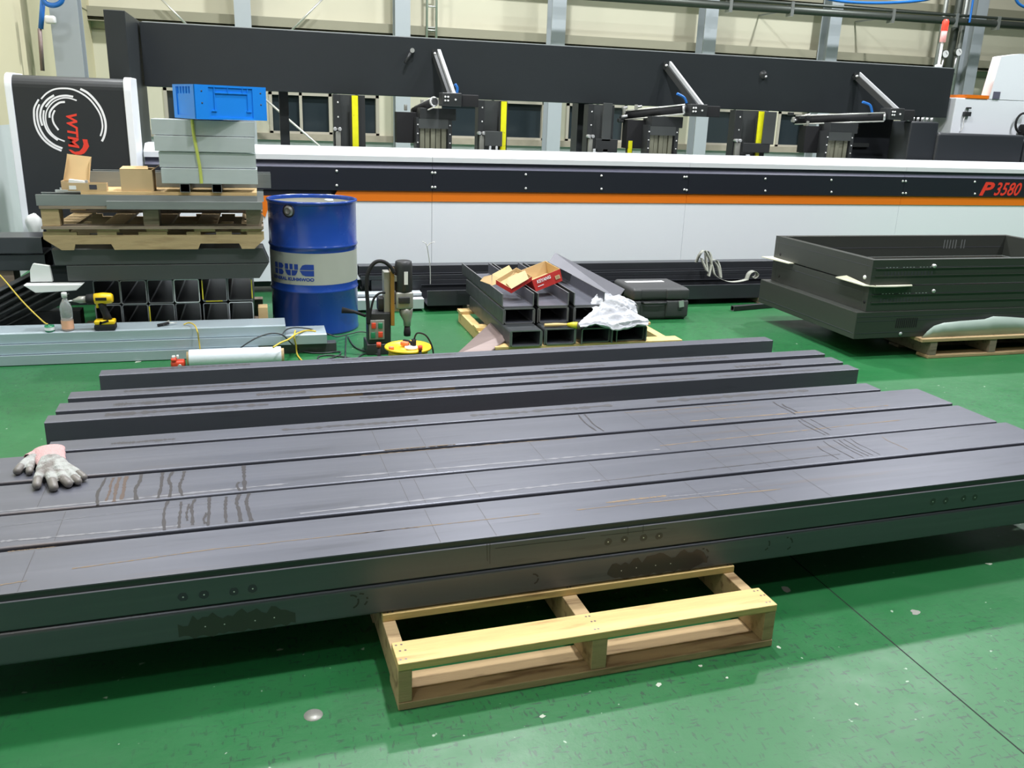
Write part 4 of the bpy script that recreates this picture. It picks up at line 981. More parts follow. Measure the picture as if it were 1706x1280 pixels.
mb.build('lettering', dbody)

# ================================================================ left stack: square tubes, sheets, pallets, channels, crate
random.seed(9)
TY = 5.70
for r_ in range(2):
    for k in range(6):
        x0 = -1.008+.1535*k + (.012 if k > 3 else 0); z0 = .124 + .1515*r_ + (0 if r_ == 0 else (.0 if k < 4 else .006))
        mb = MB(); yoff = random.uniform(0, .02)
        em = 'tube_cut'; 
        if (r_, k) in ((1, 3), (0, 5)): em = 'tube_cut_bright'
        mb.hollow(rrect(x0, x0+.151, z0, z0+.150, .014, 3), rrect(x0+.006, x0+.145, z0+.006, z0+.144, .009, 3), TY+yoff, TY+1.05, 'tube_black', 'y', em, 'tube_black')
        if (r_, k) in ((1, 4), (0, 2)): mb.bb((x0+.0005, TY+yoff-.0015, z0+.015), (x0+.007, TY+yoff, z0+.135), 'yellow_paint')
        if (r_, k) == (1, 4): mb.bb((x0+.02, TY+yoff-.0015, z0+.0005), (x0+.12, TY+yoff, z0+.006), 'yellow_paint')
        if (r_, k) == (1, 5): mb.bb((x0+.144, TY+yoff-.0015, z0+.015), (x0+.1505, TY+yoff, z0+.135), 'yellow_paint')
        o = mb.build('square_tube'); origin_fix(o)
        col_ = ['first', 'second', 'third', 'fourth', 'fifth', 'sixth'][k]; row = 'upper' if r_ else 'lower'
        ex = {'tube_cut_bright': 'black square tube with bright cut rim, '}.get(em, 'black square tube with ' + ('yellow painted rim, ' if (r_, k) in ((1, 4), (0, 2), (1, 5)) else 'dark open end, '))
        tag(o, ex+'%s from the left in the %s row' % (col_, row), 'square tube', 'square tubes with open ends left of the drum')
for yy, nm in ((5.86, 'near'), (6.5, 'far')):
    mb = MB(); mb.bb((-1.1, yy, 0), (-.02, yy+.09, .1235), 'wood_old'); o = mb.build('timber_beam', bevel=.003); origin_fix(o); tag(o, 'timber beam under the %s end of the black square tubes' % nm, 'timber')
# wood block pile right of the tubes
mb = MB(); mb.bb((-.045, 5.72, 0), (.02, 5.84, .12), 'ply'); o = mb.build('wood_block', bevel=.003); origin_fix(o); tag(o, 'pale wood block standing between the square tubes and the drum, lower one', 'wood block')
mb = MB(); mb.bb((-.05, 5.73, .1205), (.01, 5.83, .23), 'card_in'); o = mb.build('wood_block', bevel=.003); origin_fix(o); tag(o, 'pale wood block stacked on another between the tubes and the drum', 'wood block')
# mitred black beams lying crosswise
def mitred(z0, z1, xa_t, xa_b, xb_t, xb_b, lab, y0=5.66, y1=5.86):
    mb = MB(); 
    mb.prism([(xa_b, z0), (xb_b, z0), (xb_t, z1), (xa_t, z1)], y0, y1, 'panel_dark'); o = mb.build('mitred_beam', bevel=.003); origin_fix(o); tag(o, lab, 'steel beam', 'mitre-cut dark steel beams under the tan pallet')
zs0 = .124+.1515+.150+.008
mitred(zs0, zs0+.093, -1.13, -1.13, .03, -.03, 'dark grey steel beam with mitred end, lower of two lying on the square tubes')
mitred(zs0+.097, zs0+.19, -1.20, -1.19, -.0, .035, 'dark grey steel beam with mitred end, upper of two, right under the tan pallet')
mb = MB(); mb.bb((-1.13, 6.3, zs0), (-.02, 6.5, zs0+.19), 'panel_dark'); o = mb.build('steel_beam', bevel=.003); origin_fix(o); tag(o, 'dark steel beam carrying the far side of the tan pallet', 'steel beam')
# tan pallet with notched stringers
zp = zs0+.191; PX0, PX1 = -1.225, .01
t = thing('notched_pallet', 'tan plywood pallet with notched side board, below the older block pallet', 'pallet', ((PX0+PX1)/2, 6.1, zp))
def notched(y0, y1):
    h = .105; z0 = zp+.0005; w = PX1-PX0
    P = [(PX0+.09, z0), (PX0+.155, z0), (PX0+.165, z0+.034), (PX0+.36, z0+.034), (PX0+.375, z0), (PX1-.39, z0), (PX1-.375, z0+.034), (PX1-.15, z0+.034), (PX1-.135, z0), (PX1-.06, z0), (PX1, z0+.06), (PX1, z0+h)]
    for a, b_ in ((.90, 1.0), (.62, .75), (.36, .49), ): pass
    top = [(PX1-.10, z0+h), (PX1-.10, z0+h-.018), (PX1-.19, z0+h-.018), (PX1-.19, z0+h), (PX1-.28, z0+h), (PX1-.28, z0+h-.018), (PX1-.37, z0+h-.018), (PX1-.37, z0+h), (PX1-.45, z0+h), (PX1-.45, z0+h-.018), (PX1-.56, z0+h-.018), (PX1-.56, z0+h), (PX1-.72, z0+h), (PX1-.72, z0+h-.018), (PX1-.84, z0+h-.018), (PX1-.84, z0+h),
           (PX0+.29, z0+h), (PX0+.29, z0+h-.018), (PX0+.18, z0+h-.018), (PX0+.18, z0+h), (PX0, z0+h), (PX0, z0+.065)]
    mb = MB(); mb.prism(P+top, y0, y1, 'wood_tan'); mb.build('notched_board', t)
notched(5.62, 5.645); notched(6.1, 6.125); notched(6.55, 6.575)
zd = zp+.106
for k in range(5):
    mb = MB(); x = PX0+.02+.27*k; mb.bb((x, 5.625, zd), (x+.12, 6.6, zd+.018), 'wood_tan'); mb.build('deck_board', t)
# older block pallet on top
zq = zd+.019
t = thing('block_pallet', 'weathered pallet with three thick blocks, above the tan notched pallet', 'pallet', ((PX0+PX1)/2, 6.1, zq))
mb = MB(); mb.bb((PX0, 5.60, zq), (PX1, 5.72, zq+.016), 'wood_old'); mb.build('bottom_board', t)
mb = MB(); mb.bb((PX0, 6.45, zq), (PX1, 6.57, zq+.016), 'wood_old'); mb.build('bottom_board', t)
for yy in (5.61, 6.44):
    for (xx, w, m) in ((PX0+.005, .095, 'wood_tan'), (-.675, .088, 'wood_old'), (PX1-.10, .09, 'wood_old')):
        mb = MB(); mb.bb((xx, yy, zq+.0165), (xx+w, yy+.11, zq+.115), m); mb.build('block', t, bevel=.003)
for (y0, y1) in ((5.6, 5.72), (5.85, 5.95), (6.12, 6.22), (6.46, 6.58)):
    mb = MB(); mb.bb((PX0, y0, zq+.1155), (PX1, y1, zq+.134), 'wood_old'); mb.build('deck_board', t, bevel=.002)
zt_ = zq+.135
# galvanised channels lying on it
def chan(x0, x1, y0, y1, z0, h, m, lab, nm='galvanised_channel', grp=None, up=True):
    mb = MB(); e = .003
    if up: P = [(y0, z0), (y1, z0), (y1, z0+h), (y1-.018, z0+h), (y1-.018, z0+h-e), (y1-e, z0+h-e), (y1-e, z0+e), (y0+e, z0+e), (y0+e, z0+h-e), (y0+.018, z0+h-e), (y0+.018, z0+h), (y0, z0+h)]
    else: P = [(y0, z0), (y0+e, z0), (y0+e, z0+h-e), (y1-e, z0+h-e), (y1-e, z0), (y1, z0), (y1, z0+h), (y0, z0+h)]
    mb.prism(P, x0, x1, m, 'x'); o = mb.build(nm); origin_fix(o); tag(o, lab, 'steel channel', grp); return o
chan(-1.235, -.02, 5.60, 5.76, zt_, .062, 'galv_dark', 'dull galvanised channel along the front of the block pallet, reaching its left end')
chan(-.86, .01, 5.555, 5.597, zt_-.014, .045, 'galv_dark', 'short dull galvanised angle strip in front of the other channel, right half')
chan(-1.19, .02, 5.90, 6.05, zt_, .062, 'galv', 'bright galvanised channel on the block pallet, behind the cardboard boxes')
chan(-1.19, -.05, 6.3, 6.45, zt_, .062, 'galv', 'bright galvanised channel at the back of the block pallet')
zb_ = zt_+.063
mb = MB(); mb.bb((-1.0, 5.62, zb_), (-.02, 6.4, zb_+.018), 'ply'); o = mb.build('plywood_sheet'); origin_fix(o); tag(o, 'yellowish plywood sheet carrying the cardboard boxes and channel bundle', 'plywood')
zc_ = zb_+.019
for k, (x0, lb) in enumerate(((-.455, 'left'), (-.275, 'right'))):
    mb = MB(); mb.hollow(rrect(x0, x0+.055, zc_, zc_+.05, .004, 2), rrect(x0+.003, x0+.052, zc_+.003, zc_+.047, .002, 2), 5.60, 6.3, 'tube_black', 'y', 'tube_cut'); o = mb.build('small_square_tube'); origin_fix(o)
    tag(o, 'small black square tube under the galvanised bundle, %s of two' % lb, 'square tube', 'small tubes under the galvanised bundle')
mb = MB(); mb.bb((-.56, 5.66, zc_), (-.06, 5.69, zc_+.03), 'ply'); 
o = mb.build('timber_batten'); 
bpy.data.objects.remove(o)
zg = zc_+.051
# bundle of four galvanised channels with a yellow strap
hs = (1.385-zg)/4
for k, (xo, x2) in enumerate(((-.553, -.01), (-.56, -.015), (-.578, -.018), (-.588, -.012))):
    mb = MB(); z0 = zg+hs*k; y0, y1 = 5.60+(.0, .012, .001, .010)[k], 5.85; e = .003; h = hs-.004
    P = [(y0, z0), (y0+.02, z0), (y0+.02, z0+e), (y0+e, z0+e), (y0+e, z0+h-e), (y1-e, z0+h-e), (y1-e, z0+e), (y1-.02, z0+e), (y1-.02, z0), (y1, z0), (y1, z0+h), (y0, z0+h)]
    mb.prism(P, xo, x2, 'galv', 'x'); o = mb.build('galvanised_channel', bevel=.0015); origin_fix(o)
    tag(o, 'galvanised channel in the strapped bundle, %s one' % ['lowest', 'second lowest', 'second highest', 'topmost'][k], 'steel channel', 'strapped galvanised channels under the blue crate')
mb = MB(); xs = -.345; P = [(xs-.015, 5.598, 1.384), (xs-.012, 5.5965, 1.3), (xs+.002, 5.5955, 1.18), (xs+.01, 5.5955, 1.1), (xs+.012, 5.5955, zg+.002)]
ribbon(mb, P, .018, 'strap', Vector((1, 0, 0)), .0015); ribbon(mb, [(xs-.015, 5.596, 1.3862), (xs-.015, 5.7, 1.3862), (xs-.015, 5.853, 1.3862)], .018, 'strap', Vector((1, 0, 0)), .001)
o = mb.build('packing_strap'); tag(origin_fix(o), 'yellow packing strap round the galvanised channel bundle', 'strap')
chan(-1.0, .07, 5.95, 6.1, zc_, .09, 'galv_dark', 'dull grey channel behind the cardboard boxes, on the plywood')
# blue crate, upside down
th = R(24); CRZ = 1.3875
cx0 = Vector((-.335, 5.50, CRZ)); ex = Vector((math.cos(th), math.sin(th), 0)); ey = Vector((-math.sin(th), math.cos(th), 0)); L1, L2, HH = .435, .335, .19
cc = cx0+ex*L1/2+ey*L2/2
t = thing('plastic_crate', 'bright blue plastic crate turned upside down on the galvanised bundle', 'crate', cc, th)
RM = Matrix.Rotation(th, 4, 'Z')
def cb(u0, u1, v0, v1, z0, z1, mb, m='crate_blue'): mb.box(cx0+ex*(u0+u1)/2+ey*(v0+v1)/2+Vector((0, 0, (z0+z1)/2)), (u1-u0, v1-v0, z1-z0), m, RM)
mb = MB(); cb(.008, L1-.008, .008, L2-.008, HH-.006, HH, mb)
for (a, b_, c_, d_) in ((.006, L1-.006, .006, .011), (.006, L1-.006, L2-.011, L2-.006), (.006, .011, .011, L2-.011), (L1-.011, L1-.006, .011, L2-.011)): cb(a, b_, c_, d_, 0, HH-.006, mb)
mb.build('shell', t)
mb = MB()
for (a, b_) in ((.0, .085), (L1-.085, L1)): cb(a, b_, 0, .0058, .0, HH, mb)
cb(.085, L1-.085, -.0, .0058, HH-.012, HH, mb); cb(.085, L1-.085, .0, .0058, 0, .012, mb); cb(.12, L1-.115, .0, .0058, HH-.045, HH-.038, mb)
for u in (.12, .20, .29, L1-.115): cb(u-.002, u+.002, .0, .0058, (HH-.045 if u in (.20, .29) else .05), HH, mb)
cb(.10, .13, .0, .006, .045, .052, mb); cb(L1-.125, L1-.095, .0, .006, .045, .052, mb)
mb.build('rib_frame', t)
mb = MB()
for (a, b_) in ((.0, .055), (L2-.055, L2)): cb(0, .0058, a, b_, 0, HH, mb)
cb(0, .0058, .055, L2-.055, HH-.012, HH, mb); cb(0, .0058, .055, L2-.055, 0, .02, mb)
for k in range(5): cb(0, .005, .08+.045*k, .084+.045*k, HH-.05, HH-.012, mb)
mb.build('rib_frame', t)
mb = MB()
for (u, z) in ((.045, HH-.035), (.045, HH-.10), (L1-.035, HH-.035), (L1-.035, HH-.10)): mb.lathe([(.001, -.001), (.005, -.001), (.005, .001)], cx0+ex*u+Vector((0, 0, z)), 'print_dark', 8, 'y', Matrix.Rotation(th, 4, 'Z'))
mb.build('drain_hole', t)
# cardboard box
def carton(x0, x1, y0, y1, z0, z1, nm, lab, m='card', rz=0):
    c = ((x0+x1)/2, (y0+y1)/2, z0); t = thing(nm, lab, 'box', c, rz); q = Matrix.Translation(c) @ Matrix.Rotation(rz, 4, 'Z') @ Matrix.Translation((-c[0], -c[1], -c[2]))
    mb = MB(); mb.T = q; e = .003
    mb.bb((x0, y0, z0), (x1, y1, z0+e), m)
    for a, b_ in (((x0, y0, z0+e), (x1, y0+e, z1)), ((x0, y1-e, z0+e), (x1, y1, z1)), ((x0, y0+e, z0+e), (x0+e, y1-e, z1)), ((x1-e, y0+e, z0+e), (x1, y1-e, z1))): mb.bb(a, b_, m)
    mb.build('carton_body', t); return t, q
ct = zc_
x0, x1 = atY(200, 300, 5.62).x, atY(254, 300, 5.62).x
t, q = carton(x0, x1, 5.635, 5.80, ct, ct+.125, 'cardboard_box', 'plain closed cardboard box beside the galvanised bundle', rz=.0)
mb = MB(); mb.T = q
mb.quad([(x0, 5.635, ct+.126), (x1-.02, 5.635, ct+.1265), (x1-.03, 5.71, ct+.140), (x0+.01, 5.71, ct+.138)], 'card_in'); mb.quad([(x0, 5.80, ct+.126), (x1, 5.80, ct+.126), (x1, 5.72, ct+.128), (x0, 5.72, ct+.128)], 'card'); mb.build('flap', t, solid=.002)
mb = MB(); mb.T = q; mb.quad([(x1, 5.64, ct+.124), (x1+.022, 5.66, ct+.14), (x1+.03, 5.8, ct+.145), (x1, 5.8, ct+.124)], 'card'); mb.build('flap', t, solid=.002)
# open carton with tall lid
x0, x1 = atY(99, 300, 5.66).x, atY(142, 300, 5.66).x
t, q = carton(x0, x1, 5.69, 5.80, ct, ct+.05, 'open_carton', 'small brown carton with its tall lid standing open, left end of plywood')
mb = MB(); zl = ct+.045
A = [(x0, 5.795, zl), (x1+.0, 5.795, zl), (x1+.015, 5.85, zl+.135), (x0+.02, 5.85, zl+.15)]
mb.quad(A, 'card_in'); mb.quad([(x0, 5.795, zl), (x0+.02, 5.85, zl+.15), (x0+.03, 5.80, zl+.15), (x0+.0, 5.76, zl)], 'card_in'); mb.quad([(x1, 5.795, zl), (x1+.015, 5.85, zl+.135), (x1+.012, 5.81, zl+.125), (x1, 5.77, zl)], 'card_in'); mb.build('lid', t, solid=.002)
x0, x1 = atY(112, 310, 5.62).x, atY(177, 310, 5.62).x
t, q = carton(x0, x1, 5.625, 5.685, ct, ct+.045, 'carton_tray', 'low brown carton tray holding small parts, in front of the open carton')
mb = MB(); mb.bb((x0+.008, 5.6235, ct+.008), (x0+.045, 5.6245, ct+.03), 'paper'); mb.bb((x0+.115, 5.6235, ct+.01), (x0+.155, 5.6245, ct+.036), 'print_dark'); mb.build('printed_label', t)
mb = MB(); mb.box((x0+.05, 5.655, ct+.05), (.085, .045, .018), 'paper', Matrix.Rotation(.12, 4, 'Y')); mb.bb((x0+.09, 5.64, ct+.02), (x0+.105, 5.66, ct+.06), 'alu'); o = mb.build('parts_packet'); origin_fix(o); tag(o, 'white packets and small metal pieces lying in the low carton tray', 'packet')

# ================================================================ galvanised channels on the floor in front
def gch(px, z0, lab, y0=5.37, y1=5.64, h=.0575):
    x1 = atY(px, 570, y0).x; mb = MB(); e = .003
    P = [(y0, z0), (y0+.02, z0), (y0+.02, z0+e), (y0+e, z0+e), (y0+e, z0+h-e), (y1-e, z0+h-e), (y1-e, z0+e), (y1-.02, z0+e), (y1-.02, z0), (y1, z0), (y1, z0+h), (y0+.03, z0+h), (y0+.022, z0+h-.004), (y0+.006, z0+h-.004), (y0, z0+h)]
    mb.prism(P, -1.98, x1, 'galv_floor', 'x'); o = mb.build('galvanised_channel', bevel=.0015); origin_fix(o); tag(o, lab, 'steel channel', 'long galvanised channels lying on the floor at the left'); return o
gch(430, .004, 'long galvanised channel on the floor at left, bottom one of three')
gch(545, .0625, 'long galvanised channel on the floor at left, middle one reaching farthest to the drum', 5.392)
gch(477, .121, 'long galvanised channel at left, top one carrying drill and bottle', 5.414)
GZ = .1795
mb = MB(); x1 = atY(560, 580, 5.45).x; mb.hollow(rrect(x1-.5, x1, 0, 0, .001), rrect(x1-.5, x1, 0, 0, .001), 0, 0, 'panel_dark') if False else None
mb.hollow(rrect(5.42, 5.50, .0, .058, .004, 2), rrect(5.423, 5.497, .003, .055, .003, 2), .0, x1, 'panel_dark', 'x'); o = mb.build('short_tube'); origin_fix(o); tag(o, 'short dark tube poking out from under the galvanised channels near the drum', 'steel tube')

# bottle
c = atY(114, 551, 5.47); c.z = GZ
t = thing('drink_bottle', 'clear plastic drink bottle with a white cap on the galvanised channels', 'bottle', c)
mb = MB(); mb.lathe([(.001, 0), (.029, 0), (.033, .008), (.033, .075), (.031, .08), (.033, .085), (.033, .13), (.028, .155), (.016, .178), (.0125, .19), (.0125, .198)], c, 'bottle', 28); bbd = mb.build('bottle_body', t)
mb = MB(); mb.lathe([(.001, .225), (.014, .224), (.0155, .22), (.0155, .197), (.001, .197)], c, 'white_plastic', 20); mb.build('cap', bbd)
mb = MB(); mb.lathe([(.0336, .012), (.0336, .062)], c, 'bottle_label', 28); mb.build('label', bbd)
mb = MB(); mb.lathe([(.001, .003), (.0315, .004), (.0315, .055), (.001, .055)], c, 'bottle_label', 24); mb.build('drink', t)
# tape roll
c = atY(83, 549, 5.46); c.z = GZ
t = thing('tape_roll', 'small green and white roll standing left of the bottle', 'tape', c)
MB().lathe([(.012, 0), (.026, 0), (.026, .034), (.012, .034), (.012, 0)], c, 'green_plastic', 20).build('roll', t)
MB().lathe([(.0265, .008), (.0268, .026)], c, 'paper', 20).build('paper_band', t)
# cordless drill standing on its battery
c = atY(177, 551, 5.47); c.z = GZ
t = thing('cordless_drill', 'yellow and black cordless drill standing on its battery, pointing left', 'power drill', c)
mb = MB(); mb.rbox(c+Vector((0, 0, .017)), (.115, .075, .034), 'rubber', .008); mb.build('battery', t)
mb = MB(); mb.rbox(c+Vector((0, -.002, .046)), (.112, .07, .026), 'drill_yellow', .008); mb.box(c+Vector((.0, -.0365, .05)), (.05, .004, .012), 'rubber', Matrix.Rotation(-.3, 4, 'Y')); mb.box(c+Vector((-.02, -.0365, .045)), (.012, .004, .02), 'rubber', Matrix.Rotation(.4, 4, 'Y')); mb.build('battery_housing', t)
mb = MB(); mb.tube([c+Vector((.015, 0, .055)), c+Vector((.008, 0, .09)), c+Vector((-.004, 0, .13)), c+Vector((-.008, 0, .16))], [.026, .021, .020, .024], 'rubber', 14); mb.build('grip', t)
mb = MB(); z = .185
mb.tube([c+Vector((.055, 0, z)), c+Vector((.045, 0, z)), c+Vector((.0, 0, z)), c+Vector((-.045, 0, z-.002))], [.022, .03, .034, .031], 'drill_yellow', 18); mb.rbox(c+Vector((-.005, -.0335, z+.002)), (.06, .004, .018), 'rubber', .002); mb.build('motor_housing', t)
mb = MB(); mb.tube([c+Vector((-.045, 0, z-.002)), c+Vector((-.085, 0, z-.004)), c+Vector((-.09, 0, z-.004))], [.031, .029, .02], 'rubber', 18); mb.build('gear_collar', t)
mb = MB(); mb.tube([c+Vector((-.09, 0, z-.004)), c+Vector((-.125, 0, z-.006)), c+Vector((-.145, 0, z-.008)), c+Vector((-.16, 0, z-.010))], [.021, .021, .012, .008], 'cast', 16); mb.build('chuck', t)
mb = MB(); mb.tube([c+Vector((-.16, 0, z-.010)), c+Vector((-.205, 0, z-.014))], [.005, .003], 'alu', 8); mb.build('drill_bit', t)
mb = MB(); mb.rbox(c+Vector((-.032, 0, .143)), (.016, .018, .03), 'drill_yellow', .004); mb.build('trigger', t)
# pliers / clip on the channel
c = atY(272, 544, 5.5); c.z = GZ+.008
mb = MB(); mb.cyl(c+Vector((-.03, -.01, 0)), c+Vector((.03, .02, .006)), .009, 'rubber', 8); mb.cyl(c+Vector((.03, .02, .006)), c+Vector((.075, .035, .002)), .004, 'rod', 6); mb.cyl(c+Vector((0, .0, 0)), c+Vector((.03, .05, .012)), .005, 'rod', 6); o = mb.build('plug_lead'); origin_fix(o); tag(o, 'small black clip lying on the galvanised channel right of the drill', 'clip')

# ================================================================ stretch film roll and red dispenser
yR = 5.215; xa2, xb2 = atY(314, 597, yR).x, atY(470, 597, yR).x
t = thing('stretch_film_roll', 'big white roll of stretch film lying in front of the galvanised channels', 'film roll', ((xa2+xb2)/2, yR, 0))
mb = MB(); mb.lathe([(.039, xa2+.004), (.049, xa2+.004), (.050, xa2+.008), (.050, xb2-.008), (.049, xb2-.004), (.039, xb2-.004)], (0, yR, .0505), 'film', 36, 'x'); mb.build('film', t)
mb = MB(); mb.lathe([(.034, xa2-.008), (.039, xa2-.008), (.039, xb2+.012), (.034, xb2+.012), (.034, xa2-.008)], (0, yR, .0505), 'card', 24, 'x'); mb.build('core', t)
c = atY(297, 604, yR); c.z = 0
t = thing('tape_dispenser', 'red hand tape dispenser lying at the left end of the film roll', 'tape dispenser', c)
mb = MB(); mb.rbox(c+Vector((0, 0, .022)), (.08, .06, .044), 'red_plastic', .016); mb.rbox(c+Vector((-.022, -.01, .05)), (.03, .05, .02), 'red_plastic', .008); mb.build('body', t)
mb = MB(); mb.rbox(c+Vector((-.022, -.015, .066)), (.018, .02, .014), 'paper', .003); mb.rbox(c+Vector((.0, -.012, .066)), (.012, .02, .018), 'paper', .003); mb.build('tape_end', t)
mb = MB(); mb.cyl(c+Vector((.01, -.036, .012)), c+Vector((.01, -.02, .014)), .012, 'alu', 12); mb.build('knob', t)

# ================================================================ magnetic base drill
c0 = Vector((.76, 5.33, 0))
t = thing('magnetic_drill', 'black and silver magnetic core drill standing on the green floor by the drum', 'drill press', c0)
def V(px, py, Y=5.3): return atY(px, py, Y)
xa3, xb3 = V(614, 570).x, V(652, 570).x
mb = MB(); mb.rbox(((xa3+xb3)/2, 5.40, .035), (xb3-xa3+.02, .20, .07), 'plastic_black', .006); mb.build('magnet_base', t)
zt3 = V(620, 523).z
mb = MB(); mb.rbox(((xa3+xb3)/2, 5.37, .07+(zt3-.07)/2), (xb3-xa3, .12, zt3-.068), 'plastic_black', .01); mb.build('control_housing', t)
mb = MB(); xm = (xa3+xb3)/2-.018; zc3 = V(630, 550).z
mb.rbox((xm, 5.306, zc3), (.095, .006, .125), 'cast', .004); cpn = mb.build('control_panel', t)
for (dx, dz, m) in ((-.02, .028, 'red_plastic'), (.022, .028, 'green_plastic'), (-.024, -.032, 'green_plastic'), (.022, -.03, 'red_plastic')):
    mb = MB(); mb.rbox((xm+dx, 5.300, zc3+dz), (.027, .012, .036), m, .003); mb.build('switch_button', cpn)
zu = V(650, 447).z
mb = MB(); mb.bb((V(641, 480).x, 5.33, zt3-.03), (V(651, 480).x, 5.42, V(645, 455).z), 'cast'); mb.build('slide_column', t, bevel=.003)
mb = MB(); mb.bb((V(651, 480).x, 5.30, V(652, 543).z), (V(657, 480).x, 5.36, zu), 'brass'); mb.build('brass_rail', t)
xm1, xm2 = V(659, 480).x, V(689, 480).x; xc = (xm1+xm2)/2; zt4, zb4 = V(674, 436).z, V(674, 487).z
mb = MB(); mb.tube([(xc, 5.34, zb4), (xc, 5.34, zb4+.01), (xc, 5.34, zt4-.03), (xc, 5.34, zt4-.004), (xc, 5.34, zt4)], [.052, .055, .055, .05, .042], 'plastic_black', 24)
mot = mb.build('motor', t)
mb = MB(); mb.bb((xc-.005, 5.282, zb4+.05), (xc+.018, 5.286, zb4+.13), 'paper'); mb.build('rating_plate', mot)
mb = MB(); zg1 = V(674, 515).z; mb.rbox((xc, 5.34, (zb4+zg1)/2), (.108, .10, zb4-zg1), 'cast', .012); mb.rbox((xc-.005, 5.285, (zb4+zg1)/2+.005), (.07, .02, .04), 'plastic_black', .004); mb.build('gearbox', t)
mb = MB(); zn = V(683, 545).z; mb.tube([(xc+.012, 5.34, zg1), (xc+.016, 5.34, zn+.075), (xc+.022, 5.34, zn+.035), (xc+.022, 5.34, zn)], [.046, .040, .025, .022], 'cast', 20); mb.build('nose', t)
mb = MB(); zs = V(683, 562).z; mb.tube([(xc+.022, 5.34, zn), (xc+.022, 5.34, zs+.02), (xc+.022, 5.34, zs)], [.018, .023, .021], 'rubber', 16); mb.build('chuck', t)
mb = MB(); mb.bb((V(655, 500).x, 5.31, V(655, 520).z), (V(666, 500).x, 5.35, V(655, 508).z), 'cast'); mb.bb((V(655, 500).x, 5.31, V(655, 470).z), (V(662, 500).x, 5.35, V(655, 460).z), 'cast'); mb.build('carriage_clamp', t, bevel=.002)
mb = MB(); mb.rbox((xb3-.04, 5.39, zt3+.045), (.07, .08, .09), 'plastic_black', .014); mb.build('feed_gear_cover', t)
mb = MB(); mb.tube(smooth_path([V(614, 540), V(613, 510), V(611, 480), V(613, 455), V(624, 438), V(638, 436), V(650, 444), V(657, 455)], 6), .012, 'rubber', 10); mb.build('power_conduit', t)
mb = MB(); mb.tube(smooth_path([V(616, 528), V(622, 500), V(632, 489), V(642, 488)], 6), .007, 'rubber', 8); mb.build('thin_conduit', t)
mb = MB(); mb.tube([(xa3-.0, 5.45, .22), (xa3-.06, 5.50, .235), (xa3-.14, 5.52, .245)], [.010, .010, .02], 'rubber', 10); mb.build('feed_handle', t)

# ================================================================ yellow cable reel
yC = 4.86; cc = Vector((V(680, 575, yC).x, yC, 0)); 
rr_ = .5*(V(719, 570, yC).x-V(641, 570, yC).x); zr = V(680, 572, yC).z
zr = .165
t = thing('cable_reel', 'yellow cable reel lying flat with a plug in its hub, near the drill', 'cable reel', cc)
MB().lathe([(.001, .004), (.03, .004), (rr_-.004, .0), (rr_, .004), (rr_, .01), (rr_-.006, .012), (.001, .012)], cc, 'reel', 40).build('lower_flange', t)
MB().lathe([(.001, zr), (.05, zr), (.055, zr-.006), (.075, zr-.006), (.08, zr), (rr_-.012, zr+.002), (rr_-.004, zr+.006), (rr_, zr+.002), (rr_, zr-.006), (.001, zr-.010)], cc, 'reel', 40).build('upper_flange', t); uf = bpy.data.objects[[o for o in t.children if o.name.startswith('upper_flange')][0].name]
mb = MB(); n = 7
for k in range(n): mb.lathe([(rr_-.03+.009*math.cos(a), .0205+.0195*k+.010*math.sin(a)) for a in [2*math.pi*j/8 for j in range(9)]], cc, 'wire_yellow', 36)
mb.build('wound_cable', t)
MB().lathe([(.001, .012), (.06, .012), (.06, zr-.011), (.001, zr-.011)], cc, 'rubber', 24).build('hub', t)
mb = MB(); mb.lathe([(.001, zr+.012), (.034, zr+.012), (.038, zr+.006), (.038, zr)], cc+Vector((.012, -.03, 0)), 'white_plastic', 20); mb.build('socket_plate', uf)
mb = MB(); p = cc+Vector((-.02, .0, zr+.02)); mb.rbox(p, (.03, .05, .025), 'orange_plastic', .008, rot=Matrix.Rotation(.8, 4, 'Z')); mb.build('reset_button', uf)
mb = MB(); mb.cyl(cc+Vector((.03, -.02, zr+.012)), cc+Vector((.03, -.02, zr+.05)), .014, 'rubber', 12); mb.tube(smooth_path([cc+Vector((.03, -.02, zr+.045)), cc+Vector((.05, -.02, zr+.085)), cc+Vector((.10, -.03, zr+.07)), cc+Vector((.135, -.04, zr+.0)), cc+Vector((.142, -.05, .08)), cc+Vector((.14, -.05, .01))], 6), .005, 'rubber', 8); mb.build('plug', t)
mb = MB(); mb.tube(smooth_path([cc+Vector((-.0, .06, zr+.01)), cc+Vector((-.02, .03, zr+.03)), cc+Vector((.01, .0, zr+.03)), cc+Vector((.02, -.01, zr+.015))], 5), .008, 'rubber', 8); mb.build('flex_lead', t)
mb = MB(); mb.rbox(cc+Vector((-.105, -.05, zr+.006)), (.03, .025, .028), 'orange_plastic', .006); mb.build('crank_knob', uf)
for (px, py) in ((631, 575), (700, 580)):
    a = V(px, py, yC-.13 if px > 650 else yC-.02); mb = MB(); mb.cyl((a.x, a.y, 0), (a.x, a.y, a.z-.01), .009, 'rubber', 10); mb.cyl((a.x, a.y, a.z-.012), (a.x, a.y, a.z+.014), .013, 'red_plastic', 12); plabel(mb.build('frame_leg', t), 'black leg with a red tip')
mb = MB(); mb.tube([(V(631, 575, yC-.02).x, yC-.02, .008), (cc.x-.05, yC, .008), (V(700, 580, yC-.13).x, yC-.13, .008)], .007, 'rubber', 8); mb.build('frame_foot', t)

